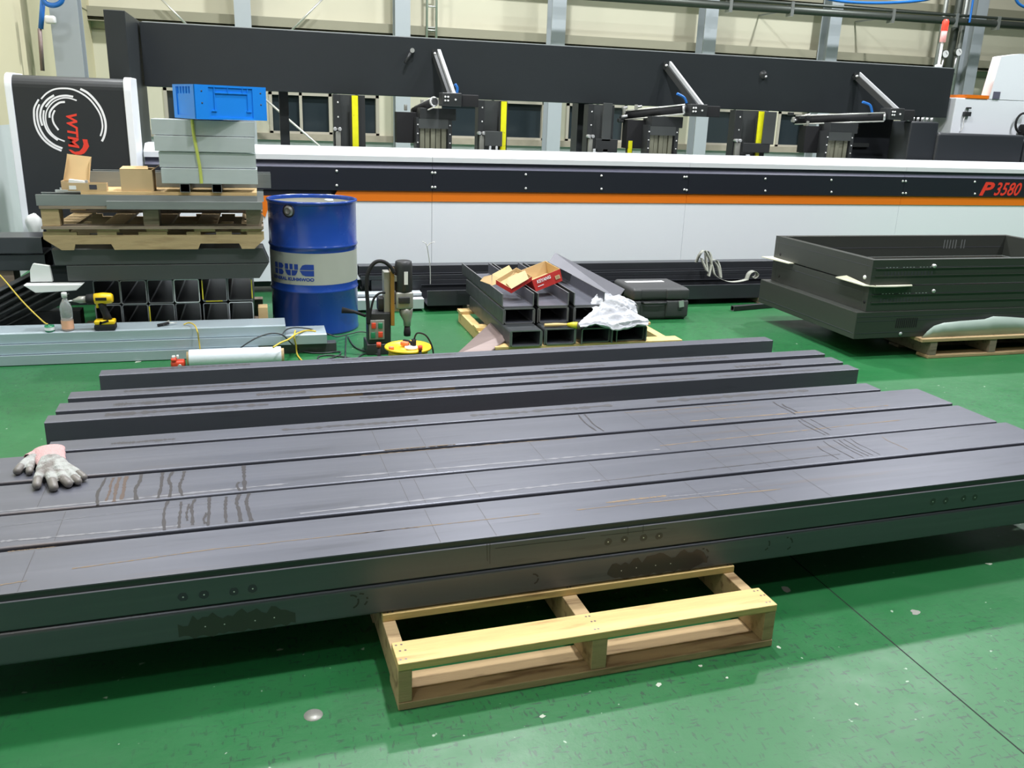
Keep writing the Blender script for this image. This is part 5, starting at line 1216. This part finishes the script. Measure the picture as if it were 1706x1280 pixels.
# ================================================================ pile of steel channels on a low pallet (middle)
t = thing('low_pallet', 'low pale wooden pallet under the pile of dark steel channels', 'pallet', (2.0, 5.55, 0))
for k in range(3):
    mb = MB(); y = 5.02+.5*k; mb.bb((1.35, y, .078), (2.62, y+.11, .0985), 'wood'); mb.build('deck_board', t, bevel=.002)
for k in range(4):
    mb = MB(); x = 1.36+.39*k; mb.bb((x, 5.02, 0), (x+.06, 6.13, .0775), 'wood'); mb.build('stringer', t, bevel=.002)
def cchan(x0, w, y0, y1, z0, h, lab, up, thick=.0075, rr=.016):
    mb = MB(); e = thick
    n = 4
    def prof_(x0, x1, z0, z1):
        o_ = [(x0, z1)] + [(x0+rr-rr*math.cos(R(90*k/n)), z0+rr-rr*math.sin(R(90*k/n))) for k in range(n+1)] + [(x1-rr+rr*math.sin(R(90*k/n)), z0+rr-rr*math.cos(R(90*k/n))) for k in range(n+1)] + [(x1, z1)]
        ri = rr-e
        i_ = [(x1-e, z1)] + [(x1-rr+ri*math.cos(R(90*k/n)), z0+rr-ri*math.sin(R(90*k/n))) for k in range(n+1)] + [(x0+rr-ri*math.sin(R(90*k/n)), z0+rr-ri*math.cos(R(90*k/n))) for k in range(n+1)] + [(x0+e, z1)]
        return o_, i_
    o_, i_ = prof_(x0, x0+w, z0, z0+h)
    if not up: f = lambda P: [(p[0], 2*z0+h-p[1]) for p in P]; o_, i_ = f(o_), f(i_)
    P = o_+i_; ii = list(reversed(i_)); N_ = len(o_)
    for k in range(N_-1):
        for (A, B, m) in ((o_, o_, 'chan_out'), (ii, ii, 'scale')):
            mb.add([(A[k][0], y0, A[k][1]), (A[k+1][0], y0, A[k+1][1]), (A[k+1][0], y1, A[k+1][1]), (A[k][0], y1, A[k][1])], [(0, 1, 2, 3)], m)
        for yy in (y0, y1): mb.add([(o_[k][0], yy, o_[k][1]), (o_[k+1][0], yy, o_[k+1][1]), (ii[k+1][0], yy, ii[k+1][1]), (ii[k][0], yy, ii[k][1])], [(0, 1, 2, 3)], 'chan_end')
    for k in (0, N_-1): mb.add([(o_[k][0], y0, o_[k][1]), (ii[k][0], y0, ii[k][1]), (ii[k][0], y1, ii[k][1]), (o_[k][0], y1, o_[k][1])], [(0, 1, 2, 3)], 'chan_end')
    o = mb.build('steel_channel'); origin_fix(o); tag(o, lab, 'steel channel', 'short steel channels piled on the low pallet'); return o
M['chan_end'] = mat('channel_cut_end', (.20, .205, .21), .4, .4)
ords = ['leftmost', 'second from left', 'third from left', 'rightmost']
cx_ = [1.435, 1.665, 1.905, 2.150]
for k in range(4):
    x0 = cx_[k]; w = .212
    cchan(x0+.009, w-.018, 5.0+.015*k, 6.05, .10, .092, 'dark steel channel, open side up, bottom row, %s column' % ords[k], True)
    cchan(x0, w, 5.0+.02*(k % 2), 6.1, .101, .102, 'dark steel channel, open side down, closing the bottom row, %s column' % ords[k], False)
    cchan(x0+.009, w-.018, 5.17, 6.2, .2045, .088, 'dark steel channel, open side up, inside the upper row, %s column' % ords[k], True)
    cchan(x0, w, 5.17+.01*(k % 2), 6.22, .2055, .100, 'dark steel channel, open side down, upper row, %s column' % ords[k], False)
    if k < 3: cchan(x0-.005+.003*k, w, 5.19-.005*k, 6.35, .3065, .088, 'dark steel channel with open top, topmost row, %s of three columns' % ['leftmost', 'middle', 'rightmost'][k], True)
# leaning channel
P1, P2, Q1, Q2 = atY(925, 421, 6.15), atY(914, 437, 6.02), atY(1041, 482, 5.58), atY(1029, 498, 5.42)
mb = MB(); n_ = (Q1-P1).cross(P2-P1).normalized(); n_ = n_ if n_.z > 0 else -n_
e = -n_*.006; fl = -n_*.06; wd = (P2-P1)*.06
mb.add([P1, P2, Q2, Q1, P1+e, P2+e, Q2+e, Q1+e], [(0, 1, 2, 3), (7, 6, 5, 4), (0, 4, 5, 1), (2, 6, 7, 3)], 'chan_top')
for (a, b_, sg) in ((P1, Q1, 1), (P2, Q2, -1)): mb.add([a, b_, b_+fl, a+fl, a+wd*sg, b_+wd*sg, b_+fl+wd*sg, a+fl+wd*sg], [(0, 1, 2, 3), (4, 5, 6, 7), (0, 3, 7, 4), (1, 2, 6, 5), (3, 2, 6, 7)], 'chan_out')
o = mb.build('steel_channel'); origin_fix(o); tag(o, 'dark steel channel lying slanted across the top of the channel pile', 'steel channel')
# brown slab leaning on the pallet
mb = MB(); A, B, C_, D_ = atZ(757, 592, .075), atZ(812, 590, .075), atZ(870, 545, .16), atZ(829, 526, .16)
nrm = (B-A).cross(D_-A).normalized(); nrm = nrm if nrm.z > 0 else -nrm; dn = -nrm*.068
mb.add([A, B, C_, D_, A+dn, B+dn, C_+dn, D_+dn], [(0, 1, 2, 3), (7, 6, 5, 4), (0, 4, 5, 1), (1, 5, 6, 2), (2, 6, 7, 3), (3, 7, 4, 0)], 'rust_slab')
mnz = min(v.z for v in mb.v); mb.v = [v-Vector((0, 0, max(0, mnz-.001) if mnz > 0 else mnz-.001)) for v in mb.v] if mnz < 0 else mb.v
o = mb.build('steel_slab', bevel=.006); origin_fix(o); tag(o, 'brownish steel slab leaning against the left end of the channel pile', 'steel slab')
# open red-printed cartons
def wallbox(nm, lab, bot, top, m_out, m_in):
    """open carton from 4 bottom and 4 top corners, two skins per wall"""
    c = sum(bot, Vector())/4; t = thing(nm, lab, 'box', c)
    cen = sum(bot+top, Vector())/8
    mb = MB()
    for k in range(4):
        j = (k+1) % 4; q_ = [bot[k], bot[j], top[j], top[k]]; mb.quad(q_, m_out)
        n = (q_[1]-q_[0]).cross(q_[3]-q_[0]).normalized(); n = n if n.dot(cen-q_[0]) > 0 else -n
        mb.quad([v+n*.003 for v in q_], m_in); mb.quad([q_[3], q_[2], q_[2]+n*.003, q_[3]+n*.003], m_in)
    mb.quad(bot, m_out); mb.quad([v+(cen-v).normalized()*.004 for v in bot], m_in)
    mb.build('carton_body', t); return t
bz = .397
def at3(px, py, Y): return atY(px, py, Y)
A, B = at3(893, 486, 5.42), at3(937, 468, 5.50); Ct, Dt = at3(886, 467, 5.42), at3(933, 448, 5.50)
bk = Vector((-.055, .16, .028))
t = wallbox('red_carton', 'open red-printed cardboard carton on the channel pile, right one with white lettering', [A, B, B+bk, A+bk], [Ct, Dt, Dt+bk, Ct+bk], 'card_red', 'card_in')
mb = MB(); ux = (B-A); uz = (Ct-A); nn = ux.cross(uz).normalized(); nn = nn if nn.y < 0 else -nn
T = Matrix.Translation(A+ux*.12+uz*.60+nn*.007) @ Matrix((ux.normalized(), nn.cross(ux.normalized()), nn)).transposed().to_4x4()
text_mb(mb, 'KEYANG', 'paper', T, .030, 0, 0, .0012, 1.0); 
T = Matrix.Translation(A+ux*.10+uz*.30+nn*.007) @ Matrix((ux.normalized(), nn.cross(ux.normalized()), nn)).transposed().to_4x4()
mb.quad([T @ Vector(v) for v in ((0, 0, 0), (.05, 0, 0), (.05, .006, 0), (0, .006, 0))], 'paper')
mb.quad([A+ux*a+uz*b_+nn*.006 for a, b_ in ((.78, .30), (.95, .30), (.95, .62), (.78, .62))], 'card_in'); mb.quad([A+ux*a+uz*b_+nn*.007 for a, b_ in ((.81, .35), (.92, .35), (.92, .57), (.81, .57))], 'wood_tan')
mb.build('printed_marks', t)
A, B, D_ = at3(852, 489, 5.33), at3(886, 468, 5.42), at3(826, 474, 5.43); C_ = B+D_-A
up_ = Vector((0, 0, .03))
t = wallbox('red_carton', 'open red-edged cardboard carton on the channel pile, left one with raised brown flaps', [A, B, C_, D_], [A+up_, B+up_, C_+up_, D_+up_], 'card_red', 'card_in')
mb = MB(); mb.quad([at3(819, 476, 5.5), at3(841, 469, 5.47), at3(857, 455, 5.5), at3(848, 442, 5.55), at3(820, 457, 5.55)], 'card_in'); mb.build('flap', t, solid=.003)
mb = MB(); mb.quad([at3(843, 472, 5.42), at3(852, 482, 5.32), at3(881, 465, 5.39), at3(875, 451, 5.46), at3(846, 464, 5.46)], 'card'); mb.build('flap', t, solid=.003)
mb = MB(); mb.quad([at3(800, 468, 5.5), at3(806, 461, 5.52), at3(819, 458, 5.54), at3(819, 475, 5.5)], 'card_in'); mb.build('flap', t, solid=.003)
# rag heaped over the right columns
def cloth(name, lab, rows, n=46, amp=.02, seed=2, m='cloth'):
    rnd = np.random.RandomState(seed); rows = [[Vector(p) for p in r_] for r_ in rows]; mb = MB(); V_ = []
    nr = len(rows); R_ = (nr-1)*8+1
    cen = Vector(); 
    for i in range(R_):
        f = i/8; a = min(int(f), nr-2); tt = f-a; tt = tt*tt*(3-2*tt)
        for j in range(n):
            u = j/(n-1)
            def onrow(r_):
                k = u*(len(r_)-1); b_ = min(int(k), len(r_)-2); return r_[b_].lerp(r_[b_+1], k-b_)
            p = onrow(rows[a]).lerp(onrow(rows[a+1]), tt)
            q3 = Vector((u*3.2+seed, i*.32, seed*1.7)); nv = noise3.noise(q3*1.6)*.9+noise3.noise(q3*4.1)*.35
            w = (1-abs(nv)*3.2)*.55+noise3.noise(q3*.8)*1.1+.1
            edge = min(1, 4*min(u, 1-u)+.25)
            V_.append(p+Vector((noise3.noise(q3*3)*.012, -abs(w)*amp*.4*edge, w*amp*edge)))
    F_ = [(i*n+j, i*n+j+1, (i+1)*n+j+1, (i+1)*n+j) for i in range(R_-1) for j in range(n-1)]
    mb.add(V_, F_, m, True); o = mb.build(name, subsurf=1, solid=.003); tag(origin_fix(o), lab, 'cloth'); return o
rowp = lambda Y, pts: [atY(x, y, Y) for x, y in pts]
cloth('rag', 'crumpled white and grey rag draped over the right columns of the channel pile', [
    rowp(5.42, [(990, 510), (1010, 508), (1040, 508), (1058, 512)]),
    rowp(5.30, [(985, 499), (1000, 493), (1030, 495), (1055, 502)]),
    rowp(5.20, [(984, 508), (1005, 500), (1035, 500), (1062, 510)]),
    rowp(5.14, [(988, 517), (1010, 512), (1040, 514), (1062, 524)]),
    rowp(5.07, [(972, 530), (1000, 527), (1040, 528), (1078, 532)]),
    rowp(4.99, [(964, 539), (1000, 538), (1040, 542), (1081, 535)]),
    rowp(4.965, [(966, 545), (1000, 545), (1040, 548), (1079, 543)])], amp=.03)
a, b_, c = atZ(907, 542, .218), atZ(945, 541, .218), atZ(968, 543, .218)
t = thing('paint_brush', 'yellow-ferruled brush with a wooden handle beside the rag', 'brush', b_-Vector((0, 0, .013)))
mb = MB(); mb.tube([a, a.lerp(b_, .5), b_], [.010, .012, .008], 'wood', 10); mb.build('handle', t)
mb = MB(); mb.tube([b_, b_.lerp(c, .4), c.lerp(b_, .25)], [.010, .020, .022], 'yellow_paint', 10); mb.build('ferrule', t)
mb = MB(); mb.tube([c.lerp(b_, .25), c], [.020, .024], 'rust_slab', 10); mb.build('bristles', t)

# ================================================================ black carrying case
c = Vector((2.915, 6.195, 0)); RZ = R(-1.5)
t = thing('tool_case', 'dark grey plastic carrying case with handle and silver latch on the floor', 'case', c, RZ)
RMx = Matrix.Translation(c) @ Matrix.Rotation(RZ, 4, 'Z')
mb = MB(); mb.T = RMx; mb.rbox((0, 0, .075), (.47, .42, .15), 'case', .03, 4); mb.rbox((.135, -.208, .085), (.19, .03, .13), 'case', .014, 3); mb.rbox((-.195, -.208, .085), (.07, .03, .13), 'case', .014, 3); mb.build('lower_shell', t)
mb = MB(); mb.T = RMx; mb.rbox((0, 0, .198), (.47, .42, .094), 'case', .028, 4); mb.rbox((.135, -.206, .198), (.19, .03, .08), 'case', .014, 3); mb.rbox((-.195, -.206, .198), (.07, .03, .08), 'case', .014, 3); mb.build('lid', t)
mb = MB(); mb.T = RMx; mb.tube([(-.15, -.205, .14), (-.14, -.235, .135), (-.05, -.238, .135), (.03, -.235, .135), (.05, -.205, .14)], .011, 'plastic_black', 10); mb.build('handle', t)
mb = MB(); mb.T = RMx; mb.box((.165, -.2275, .125), (.04, .01, .05), 'alu', Matrix.Rotation(-.15, 4, 'Y')); mb.box((.16, -.2265, .09), (.035, .006, .02), 'plastic_black'); mb.build('latch', t)
mb = MB(); mb.T = RMx; mb.box((-.03, .06, .2462), (.32, .05, .002), 'paper', Matrix.Rotation(.03, 4, 'Z')); mb.build('label_strip', t)
# small tube on the floor
a, b_ = atZ(1220, 514, .02), atZ(1290, 508, .02)
L_ = (b_-a).length+.25; an = math.atan2((b_-a).y, (b_-a).x)
mb = MB(); mb.T = Matrix.Translation((a.x, a.y, 0)) @ Matrix.Rotation(an, 4, 'Z'); mb.hollow(rrect(-.02, .02, .001, .041, .003, 2), rrect(-.017, .017, .004, .038, .002, 2), 0, L_, 'tube_black', 'x', 'tube_cut')
o = mb.build('small_square_tube'); origin_fix(o); tag(o, 'small black square tube on the floor, poking out left of the cabinet stack', 'square tube')

# ================================================================ dark cabinet frames on a pallet (right)
t = thing('weathered_pallet', 'weathered grey wooden pallet under the dark cabinet frames', 'pallet', (5.0, 5.2, 0))
for (y0, y1) in ((4.655, 4.77), (4.95, 5.05), (5.3, 5.4), (5.62, 5.74)):
    mb = MB(); mb.bb((4.19, y0, .114), (6.25, y1, .1375), 'wood_old' if y0 > 4.7 else 'wood_side'); mb.build('deck_board', t, bevel=.003)
    mb = MB(); mb.bb((4.26, y0, 0), (6.25, y1, .02), 'wood_side' if y0 < 4.7 else 'wood_old'); mb.build('bottom_board', t, bevel=.003)
for x in (4.27, 4.76, 5.25, 5.74, 6.19):
    mb = MB(); mb.bb((x, 4.66, .0205), (x+.055, 5.735, .1135), 'wood_old'); mb.build('stringer', t, bevel=.003)
CX0, CX1 = 3.70, 6.15
t = thing('base_cabinet_frame', 'dark olive steel cabinet, lowest of the stack, with vertical vent slots', 'steel cabinet', ((CX0+CX1)/2, 5.28, .1385))
mb = MB(); mb.bb((CX0, 4.72, .1385), (CX1, 5.90, .318), 'cabinet'); mb.build('body', t, bevel=.004)
mb = MB()
for zz in (.175, .255, .285): mb.bb((CX0+.012, 4.7185, zz), (CX1, 4.7205, zz+.002), 'print_dark')
mb.bb((CX0-.0015, 4.73, .175), (CX0+.0005, 5.89, .177), 'print_dark'); mb.build('panel_groove', t)
mb = MB()
for k in range(11): 
    x = atY(1493+3.3*k, 540, 4.718).x; mb.bb((x, 4.7175, .205), (x+.006, 4.7205, .270), 'rubber')
mb.build('vent_slots', t)
mb = MB(); mb.lathe([(.001, -.008), (.010, -.006), (.012, 0)], atY(1500, 556, 4.719), 'galv', 12, 'y'); mb.build('bolt', t)
# frosted plastic sheet draped in front
g1 = lambda x, y, Y: atY(x, y, Y)
mb = MB(); Ys = 4.69
pts_t = [(1545, 552), (1556, 543), (1572, 538), (1600, 535), (1640, 532), (1655, 527), (1680, 528), (1706, 530), (1760, 532)]
vs = []; 
for k, (x, y) in enumerate(pts_t):
    xx = x-6+ (2*k); vs.append(g1(x, y, Ys-.005*(k % 2))); p = g1(x-3 if k else 1536, 558, Ys+.0); p.z = .1395; vs.append(p)
for k in range(len(pts_t)-1): mb.add([vs[2*k], vs[2*k+1], vs[2*k+3], vs[2*k+2]], [(0, 1, 2, 3)], 'grey_film', True)
o = mb.build('plastic_sheet', solid=.003); tag(origin_fix(o), 'frosted greenish plastic sheet leaning on the front of the lowest cabinet', 'plastic sheet')
def ring(z0, z1, lab, x0=3.77, x1=5.93, y0=4.73, y1=5.87, top=False):
    t = thing('cabinet_frame', lab, 'steel cabinet', ((x0+x1)/2, (y0+y1)/2, z0), 0, 'open rectangular cabinet frames stacked on the lowest cabinet')
    e = .05
    for (a, b_, nm) in (((x0, y0), (x1, y0+e), 'front_rail'), ((x0, y1-e), (x1, y1), 'rear_rail'), ((x0, y0+e+.0005), (x0+e, y1-e-.0005), 'side_rail'), ((x1-e, y0+e+.0005), (x1, y1-e-.0005), 'side_rail')):
        mb = MB(); mb.bb((*a, z0), (*b_, z1), 'cabinet')
        if nm == 'front_rail':
            for zz in (z0+.055, z1-.052): mb.bb((x0+.01, y0-.0012, zz), (x1, y0+.0005, zz+.0022), 'print_dark')
            mb.bb((x0+.03, y0-.006, z0+.055), (x1, y0-.0015, z0+.062), 'cabinet'); mb.bb((x0+.03, y0-.006, z1-.06), (x1, y0-.0015, z1-.054), 'cabinet')
        if nm == 'side_rail' and a[0] == x0: mb.bb((x0-.0012, y0+.01, z1-.045), (x0+.0005, y1-.01, z1-.0435), 'print_dark')
        if nm == 'rear_rail':
            mb.bb((x0+e, y1-e-.0012, z0+.07), (x1-e, y1-e+.0005, z0+.073), 'print_dark')
            for k in range(8):
                if k == 5: continue
                x = 5.28+.028*k; mb.bb((x, y1-e-.0015, z0+.06), (x+.010, y1-e+.0005, z0+.13), 'panel_light')
        mb.build(nm, t, bevel=.0025)
    mb = MB()
    for k in range(15):
        if k % 5 == 4: continue
        x = x0+.10+.026*k
        mb.bb((x, y0-.0075, z1-.050), (x+.011, y0-.0065, z1-.047), 'galv'); 
    for k in range(15): 
        x = x0+.10+.026*k; mb.bb((x, y0-.0015, z0+.045), (x+.006, y0+.0005, z0+.085), 'print_dark')
    mb.build('vent_slots', t)
    mb = MB(); c = atY(1555, 443, y0) if top else atY(1555, 485, y0); mb.lathe([(.001, -.02 if top else -.01), (.012, -.018 if top else -.009), (.014, 0)], c, 'alu', 14, 'y'); mb.build('bolt', t)
    if top: mb = MB(); c = atX(1441, 462, x0); mb.lathe([(.001, -.006), (.013, -.005), (.014, 0)], c, 'paper', 14, 'x'); mb.build('side_bolt', t)
    mb = MB()
    for (px, py) in (((1300, 424),) if top else ((1298, 460), (1440, 503))):
        c = atX(px, py, x0); mb.lathe([(.001, -.001), (.012, -.001), (.012, .001)], c, 'rubber', 14, 'x')
    mb.build('side_hole', t)
    return t
M['panel_light'] = mat('slot_edge_grey', (.14, .15, .15), .4)
ring(.319, .4855, 'dark olive open rectangular steel frame, middle of the cabinet stack')
ring(.4945, .658, 'dark olive open rectangular steel frame, topmost of the cabinet stack', top=True)
mb = MB(); mb.bb((3.68, 4.78, .319), (3.768, 5.84, .323), 'cabinet'); bpy.data.objects.remove(mb.build('x'))
# foam corner pads between the frames
for (pts, lab) in (([(3.735, 5.04, .487), (3.80, 5.04, .487), (3.80, 4.70, .487), (3.735, 4.74, .487)], 'pale foam sheet corner sticking out between the two cabinet frames, on the left face'),
                   ([(3.80, 4.70, .487), (3.84, 4.78, .487), (4.12, 4.78, .487), (4.08, 4.705, .487), (3.93, 4.69, .487)], 'pale foam sheet corner sticking out between the two cabinet frames, on the front face'),
                   ([(3.69, 5.91, .487), (3.73, 5.60, .487), (3.80, 5.60, .487), (3.80, 5.91, .487)], 'pale foam sheet corner sticking out between the cabinet frames at the far left corner')):
    mb = MB(); up3 = Vector((0, 0, .0065)); mb.add([Vector(p) for p in pts]+[Vector(p)+up3 for p in pts], [tuple(range(len(pts))), tuple(range(2*len(pts)-1, len(pts)-1, -1))]+[(k, (k+1) % len(pts), len(pts)+(k+1) % len(pts), len(pts)+k) for k in range(len(pts))], 'foam')
    if 'left face' in lab: mb.add([(3.735, 5.04, .4936), (3.75, 4.95, .52), (3.765, 4.74, .4936)], [(0, 1, 2)], 'foam')
    o = mb.build('foam_sheet'); tag(origin_fix(o), lab, 'foam sheet')

# ================================================================ clutter left of the tube stack
for (z0, y0, y1, lab) in ((.555, 5.95, 6.2, 'long charcoal profile at far left, highest one level with the tan pallet'), (.445, 5.98, 6.2, 'long charcoal profile at far left, second one down')):
    profile(-1.99, -1.31, y0, y1, z0, z0+.1, pf, lab, False, 'dark profiles at the far left')
for x in (-1.6, -1.9):
    mb = MB(); mb.bb((x, 6.0, 0), (x+.1, 6.15, .444), 'wood_old'); o = mb.build('timber_post'); origin_fix(o); tag(o, 'timber post under the far left dark profiles', 'timber', 'posts under the far left profiles')
random.seed(21)
for k in range(6):
    a = atY(-30+6*k, 498+4*k, 5.70+.02*k); b_ = atY(60+10*k, 452+8*k, 5.98-.02*k)
    a.z = max(.05, a.z-.02*k); d = (b_-a); q = d.to_track_quat('X', 'Z').to_matrix().to_4x4()
    mb = MB(); mb.T = Matrix.Translation((a+b_)/2) @ q; l = d.length*1.1
    mb.box((0, 0, 0), (l, .05, .004), 'panel_dark'); mb.box((0, .023, -.022), (l, .004, .042), 'panel_dark'); o = mb.build('angle_iron'); origin_fix(o)
    tag(o, 'loose dark angle iron thrown diagonally in the heap at the far left', 'angle iron', 'loose angle irons at the far left')
mb = MB(); mb.bb((-1.99, 5.72, 0), (-1.12, 5.84, .10), 'tube_black'); mb.bb((-1.99, 5.86, 0), (-1.12, 5.97, .21), 'tube_black'); o = mb.build('steel_bar', bevel=.004); origin_fix(o); tag(o, 'dark stepped steel bar on the floor at the far left behind the bottle', 'steel bar')
mb = MB(); mb.bb((-1.98, 5.972, 0), (-1.68, 5.995, .36), 'wood_old'); o = mb.build('wood_board'); origin_fix(o); tag(o, 'old board standing in the dark at the far left behind the steel bar', 'board')
# white foam sheets
mb = MB(); mb.prism([(-1.335, .43), (-1.215, .43), (-1.222, .525), (-1.31, .54), (-1.33, .5)], 5.67, 5.70, 'cloth_white'); o = mb.build('foam_sheet', bevel=.004); tag(origin_fix(o), 'white foam wrapping standing up left of the mitred beams', 'foam sheet')
mb = MB(); mb.prism([(-1.36, .425), (-1.04, .424), (-1.08, .388), (-1.18, .383), (-1.30, .378)], 5.60, 5.68, 'cloth_white'); o = mb.build('foam_sheet', bevel=.004); tag(origin_fix(o), 'flat white foam wrapping with pointed right end under the mitred beams', 'foam sheet')
# wires
def wire(pts, r, m, nm, lab, n=8):
    mb = MB(); mb.tube(smooth_path(pts, n), r, m, 6); o = mb.build(nm); tag(origin_fix(o), lab, 'cable'); return o
wire([atY(-10, 448, 5.6), atY(10, 470, 5.58), atY(40, 505, 5.53), atY(72, 536, 5.47), atY(80, 540, 5.465)], .004, 'wire_yellow', 'yellow_wire', 'yellow wire running diagonally at the far left towards the small roll')
f = lambda x, y, z=.006: atZ(x, y, z)
GT = GZ+.006
wire([f(306, 541, GT), f(315, 538, GT+.012), f(324, 542, GT+.02), f(329, 553, GT-.0), atY(331, 565, 5.36), atY(333, 580, 5.358), f(335, 598, .01)], .004, 'wire_yellow', 'yellow_wire', 'yellow wire hooked over the galvanised channels above the film roll')
wire([f(398, 582, .075), f(412, 572, .12), f(430, 562, .15), f(450, 556, .16), f(470, 558, .15), f(485, 572, .09), f(498, 583, .02), f(520, 588), f(545, 588), f(565, 586), f(566, 591), f(550, 597), f(534, 600), f(530, 595), f(545, 592), f(568, 594), f(590, 598)], .0045, 'wire_black', 'black_cable', 'black cable looping from the galvanised channels over the floor by the drum')
wire([f(470, 558, .15), f(478, 549, .15), f(495, 546, .15), f(520, 549, .12), f(545, 556, .05), f(562, 561, .03), f(585, 556, .02), f(600, 553, .015), f(616, 555, .012)], .0045, 'wire_black', 'black_cable', 'black cable crossing in front of the drum foot towards the magnetic drill')
wire([f(577, 560, .01), f(576, 575), f(575, 598)], .0045, 'wire_black', 'black_cable', 'short black cable running straight to the camera between drum and drill')
wire([f(580, 561, .01), f(588, 575), f(600, 583), f(620, 587), f(645, 586), f(660, 584)], .0045, 'wire_black', 'black_cable', 'black cable curving from the drum to the foot of the magnetic drill')
wire([f(592, 600), f(606, 590), f(625, 590), f(640, 595), f(655, 598)], .004, 'wire_black', 'black_cable', 'black cable lying on the floor left of the cable reel')
wire([f(455, 579, .13), f(468, 571, .145), f(480, 566, .15), f(495, 556, .135), f(510, 551, .125), f(526, 552, .125)], .0055, 'wire_yellow', 'yellow_wire', 'yellow cable with a forked end on the middle galvanised channel')
wire([f(492, 551, .15), f(490, 562, .13), f(493, 575, .07), f(495, 590, .012), f(502, 600, .006), f(508, 605, .006)], .005, 'wire_yellow', 'yellow_wire', 'yellow cable dangling from the channels to the floor by the drum')
wire([atY(430, 478, 5.85), atY(433, 490, 5.74), f(437, 520, .14), f(441, 545, .05)], .004, 'wire_yellow', 'yellow_wire', 'thin yellow wire hanging in the gap between square tubes and drum') if False else None

# ================================================================ work gloves on the steel tubes
def glove(lab, cuff, palm, fingers, zt=ZT, nm='work_glove', order=0):
    t0 = Vector((palm[0].x, palm[0].y, zt)); t = thing(nm, lab, 'glove', t0, 0, 'pair of work gloves on the steel tubes')
    mb = MB()
    for (p0, p1, r0_, r1_) in palm[1]: mb.tube([p0, p0.lerp(p1, .5), p1], [r0_, (r0_+r1_)/2*1.03, r1_], 'glove_grey', 14)
    for fpts, rads in fingers: mb.tube(smooth_path(fpts, 4)+[], [rads[0]+(rads[1]-rads[0])*k/(4*(len(fpts)-1)) for k in range(4*(len(fpts)-1)+1)], 'glove_grey', 12)
    o = mb.build('knit_body', t); md = o.modifiers.new('r', 'REMESH'); md.mode = 'VOXEL'; md.voxel_size = .0032; md.use_smooth_shade = True
    md = o.modifiers.new('s', 'SMOOTH'); md.iterations = 3; md.factor = .5
    k0 = 0
    for fpts, rads in fingers:
        P = smooth_path(fpts, 6); P = P[int(len(P)*.58):]; n = len(P)
        mb = MB(); rr = [(rads[1]+(rads[0]-rads[1])*(1-k/(n-1))*.45)*1.02+.0003 for k in range(n)]; rr[0] *= .985
        tip = P[-1]+(P[-1]-P[-2]).normalized()*rads[1]*.75
        mb.tube(P+[P[-1].lerp(tip, .6), tip], rr+[rads[1]*.80, rads[1]*.35], 'glove_dark', 14); o = mb.build('finger_coating', t)
        md = o.modifiers.new('sub', 'SUBSURF'); md.levels = 1; md.render_levels = 1
    mb = MB(); n = 22; rings = []
    a, b_, wa, wb, ha, hb = cuff; d = (b_-a); s_ = Vector((-d.y, d.x, 0)).normalized(); rnd = random.Random(7)
    for i in range(9):
        u = i/8; c = a.lerp(b_, u); w = wa+(wb-wa)*u; h = ha+(hb-ha)*u; w *= 1+.05*math.sin(i*2.4)
        rings += [c+s_*(w*math.cos(2*math.pi*k/n))+Vector((0, 0, h*math.sin(2*math.pi*k/n)+ .0018*math.sin(k*3.1+i))) for k in range(n)]
    mb.add(rings, [(i*n+k, i*n+(k+1) % n, (i+1)*n+(k+1) % n, (i+1)*n+k) for i in range(8) for k in range(n)], 'glove_pink', True); mb.build('knit_cuff', t, solid=.003, subsurf=1)
    return t
gz = lambda x, y, h=.014: atZ(x, y, ZT+h)
wr = gz(82, 762, .02); kn = gz(88, 785, .022)
glove('grey work glove with pink cuff, upper one lying palm down with fingers towards the camera',
      (gz(81, 749, .020), gz(86, 774, .022), .050, .042, .019, .018),
      (wr, [(gz(84, 768, .02), gz(80, 786, .018), .026, .020), (gz(90, 768, .02), gz(97, 786, .018), .026, .021), (gz(98, 770, .02), gz(111, 784, .018), .022, .018), (gz(78, 768, .02), gz(69, 785, .018), .022, .018)]),
      [([gz(72, 780, .018), gz(64, 795, .020), gz(61, 810, .013)], (.0155, .0125)),
       ([gz(80, 782, .018), gz(85, 797, .021), gz(90, 813, .013)], (.0165, .0130)),
       ([gz(97, 782, .018), gz(105, 797, .021), gz(115, 807, .013)], (.0155, .0125)),
       ([gz(106, 780, .018), gz(119, 793, .020), gz(131, 803, .013)], (.0150, .0115)),
       ([gz(112, 778, .018), gz(126, 786, .022), gz(140, 796, .014)], (.0140, .0115))])
glove('second grey work glove half hidden underneath, its fingers pointing left', 
      (gz(62, 757, .016), gz(48, 763, .016), .024, .022, .014, .013),
      (gz(55, 768, .016), [(gz(58, 764, .016), gz(44, 772, .015), .020, .017)]),
      [([gz(50, 766, .015), gz(38, 775, .018), gz(28, 786, .012)], (.0150, .0125)),
       ([gz(55, 770, .014), gz(50, 780, .016), gz(49, 787, .012)], (.0130, .0105))])
# nails and forklift scuffs on the front pallet board
fp = bpy.data.objects['wooden_pallet']
mb = MB()
for s_ in (.358, .372, .895, .905, 1.438, 1.45):
    for n_ in (1.892, 1.93, 1.957, 2.118):
        p = SW(s_+.004*math.sin(n_*99), n_, .1402); mb.quad([(p.x+.0035*math.cos(a*.785), p.y+.0035*math.sin(a*.785), p.z) for a in range(8)], 'rust_slab')
plabel(mb.build('nail_heads', fp), 'rusty nail heads')
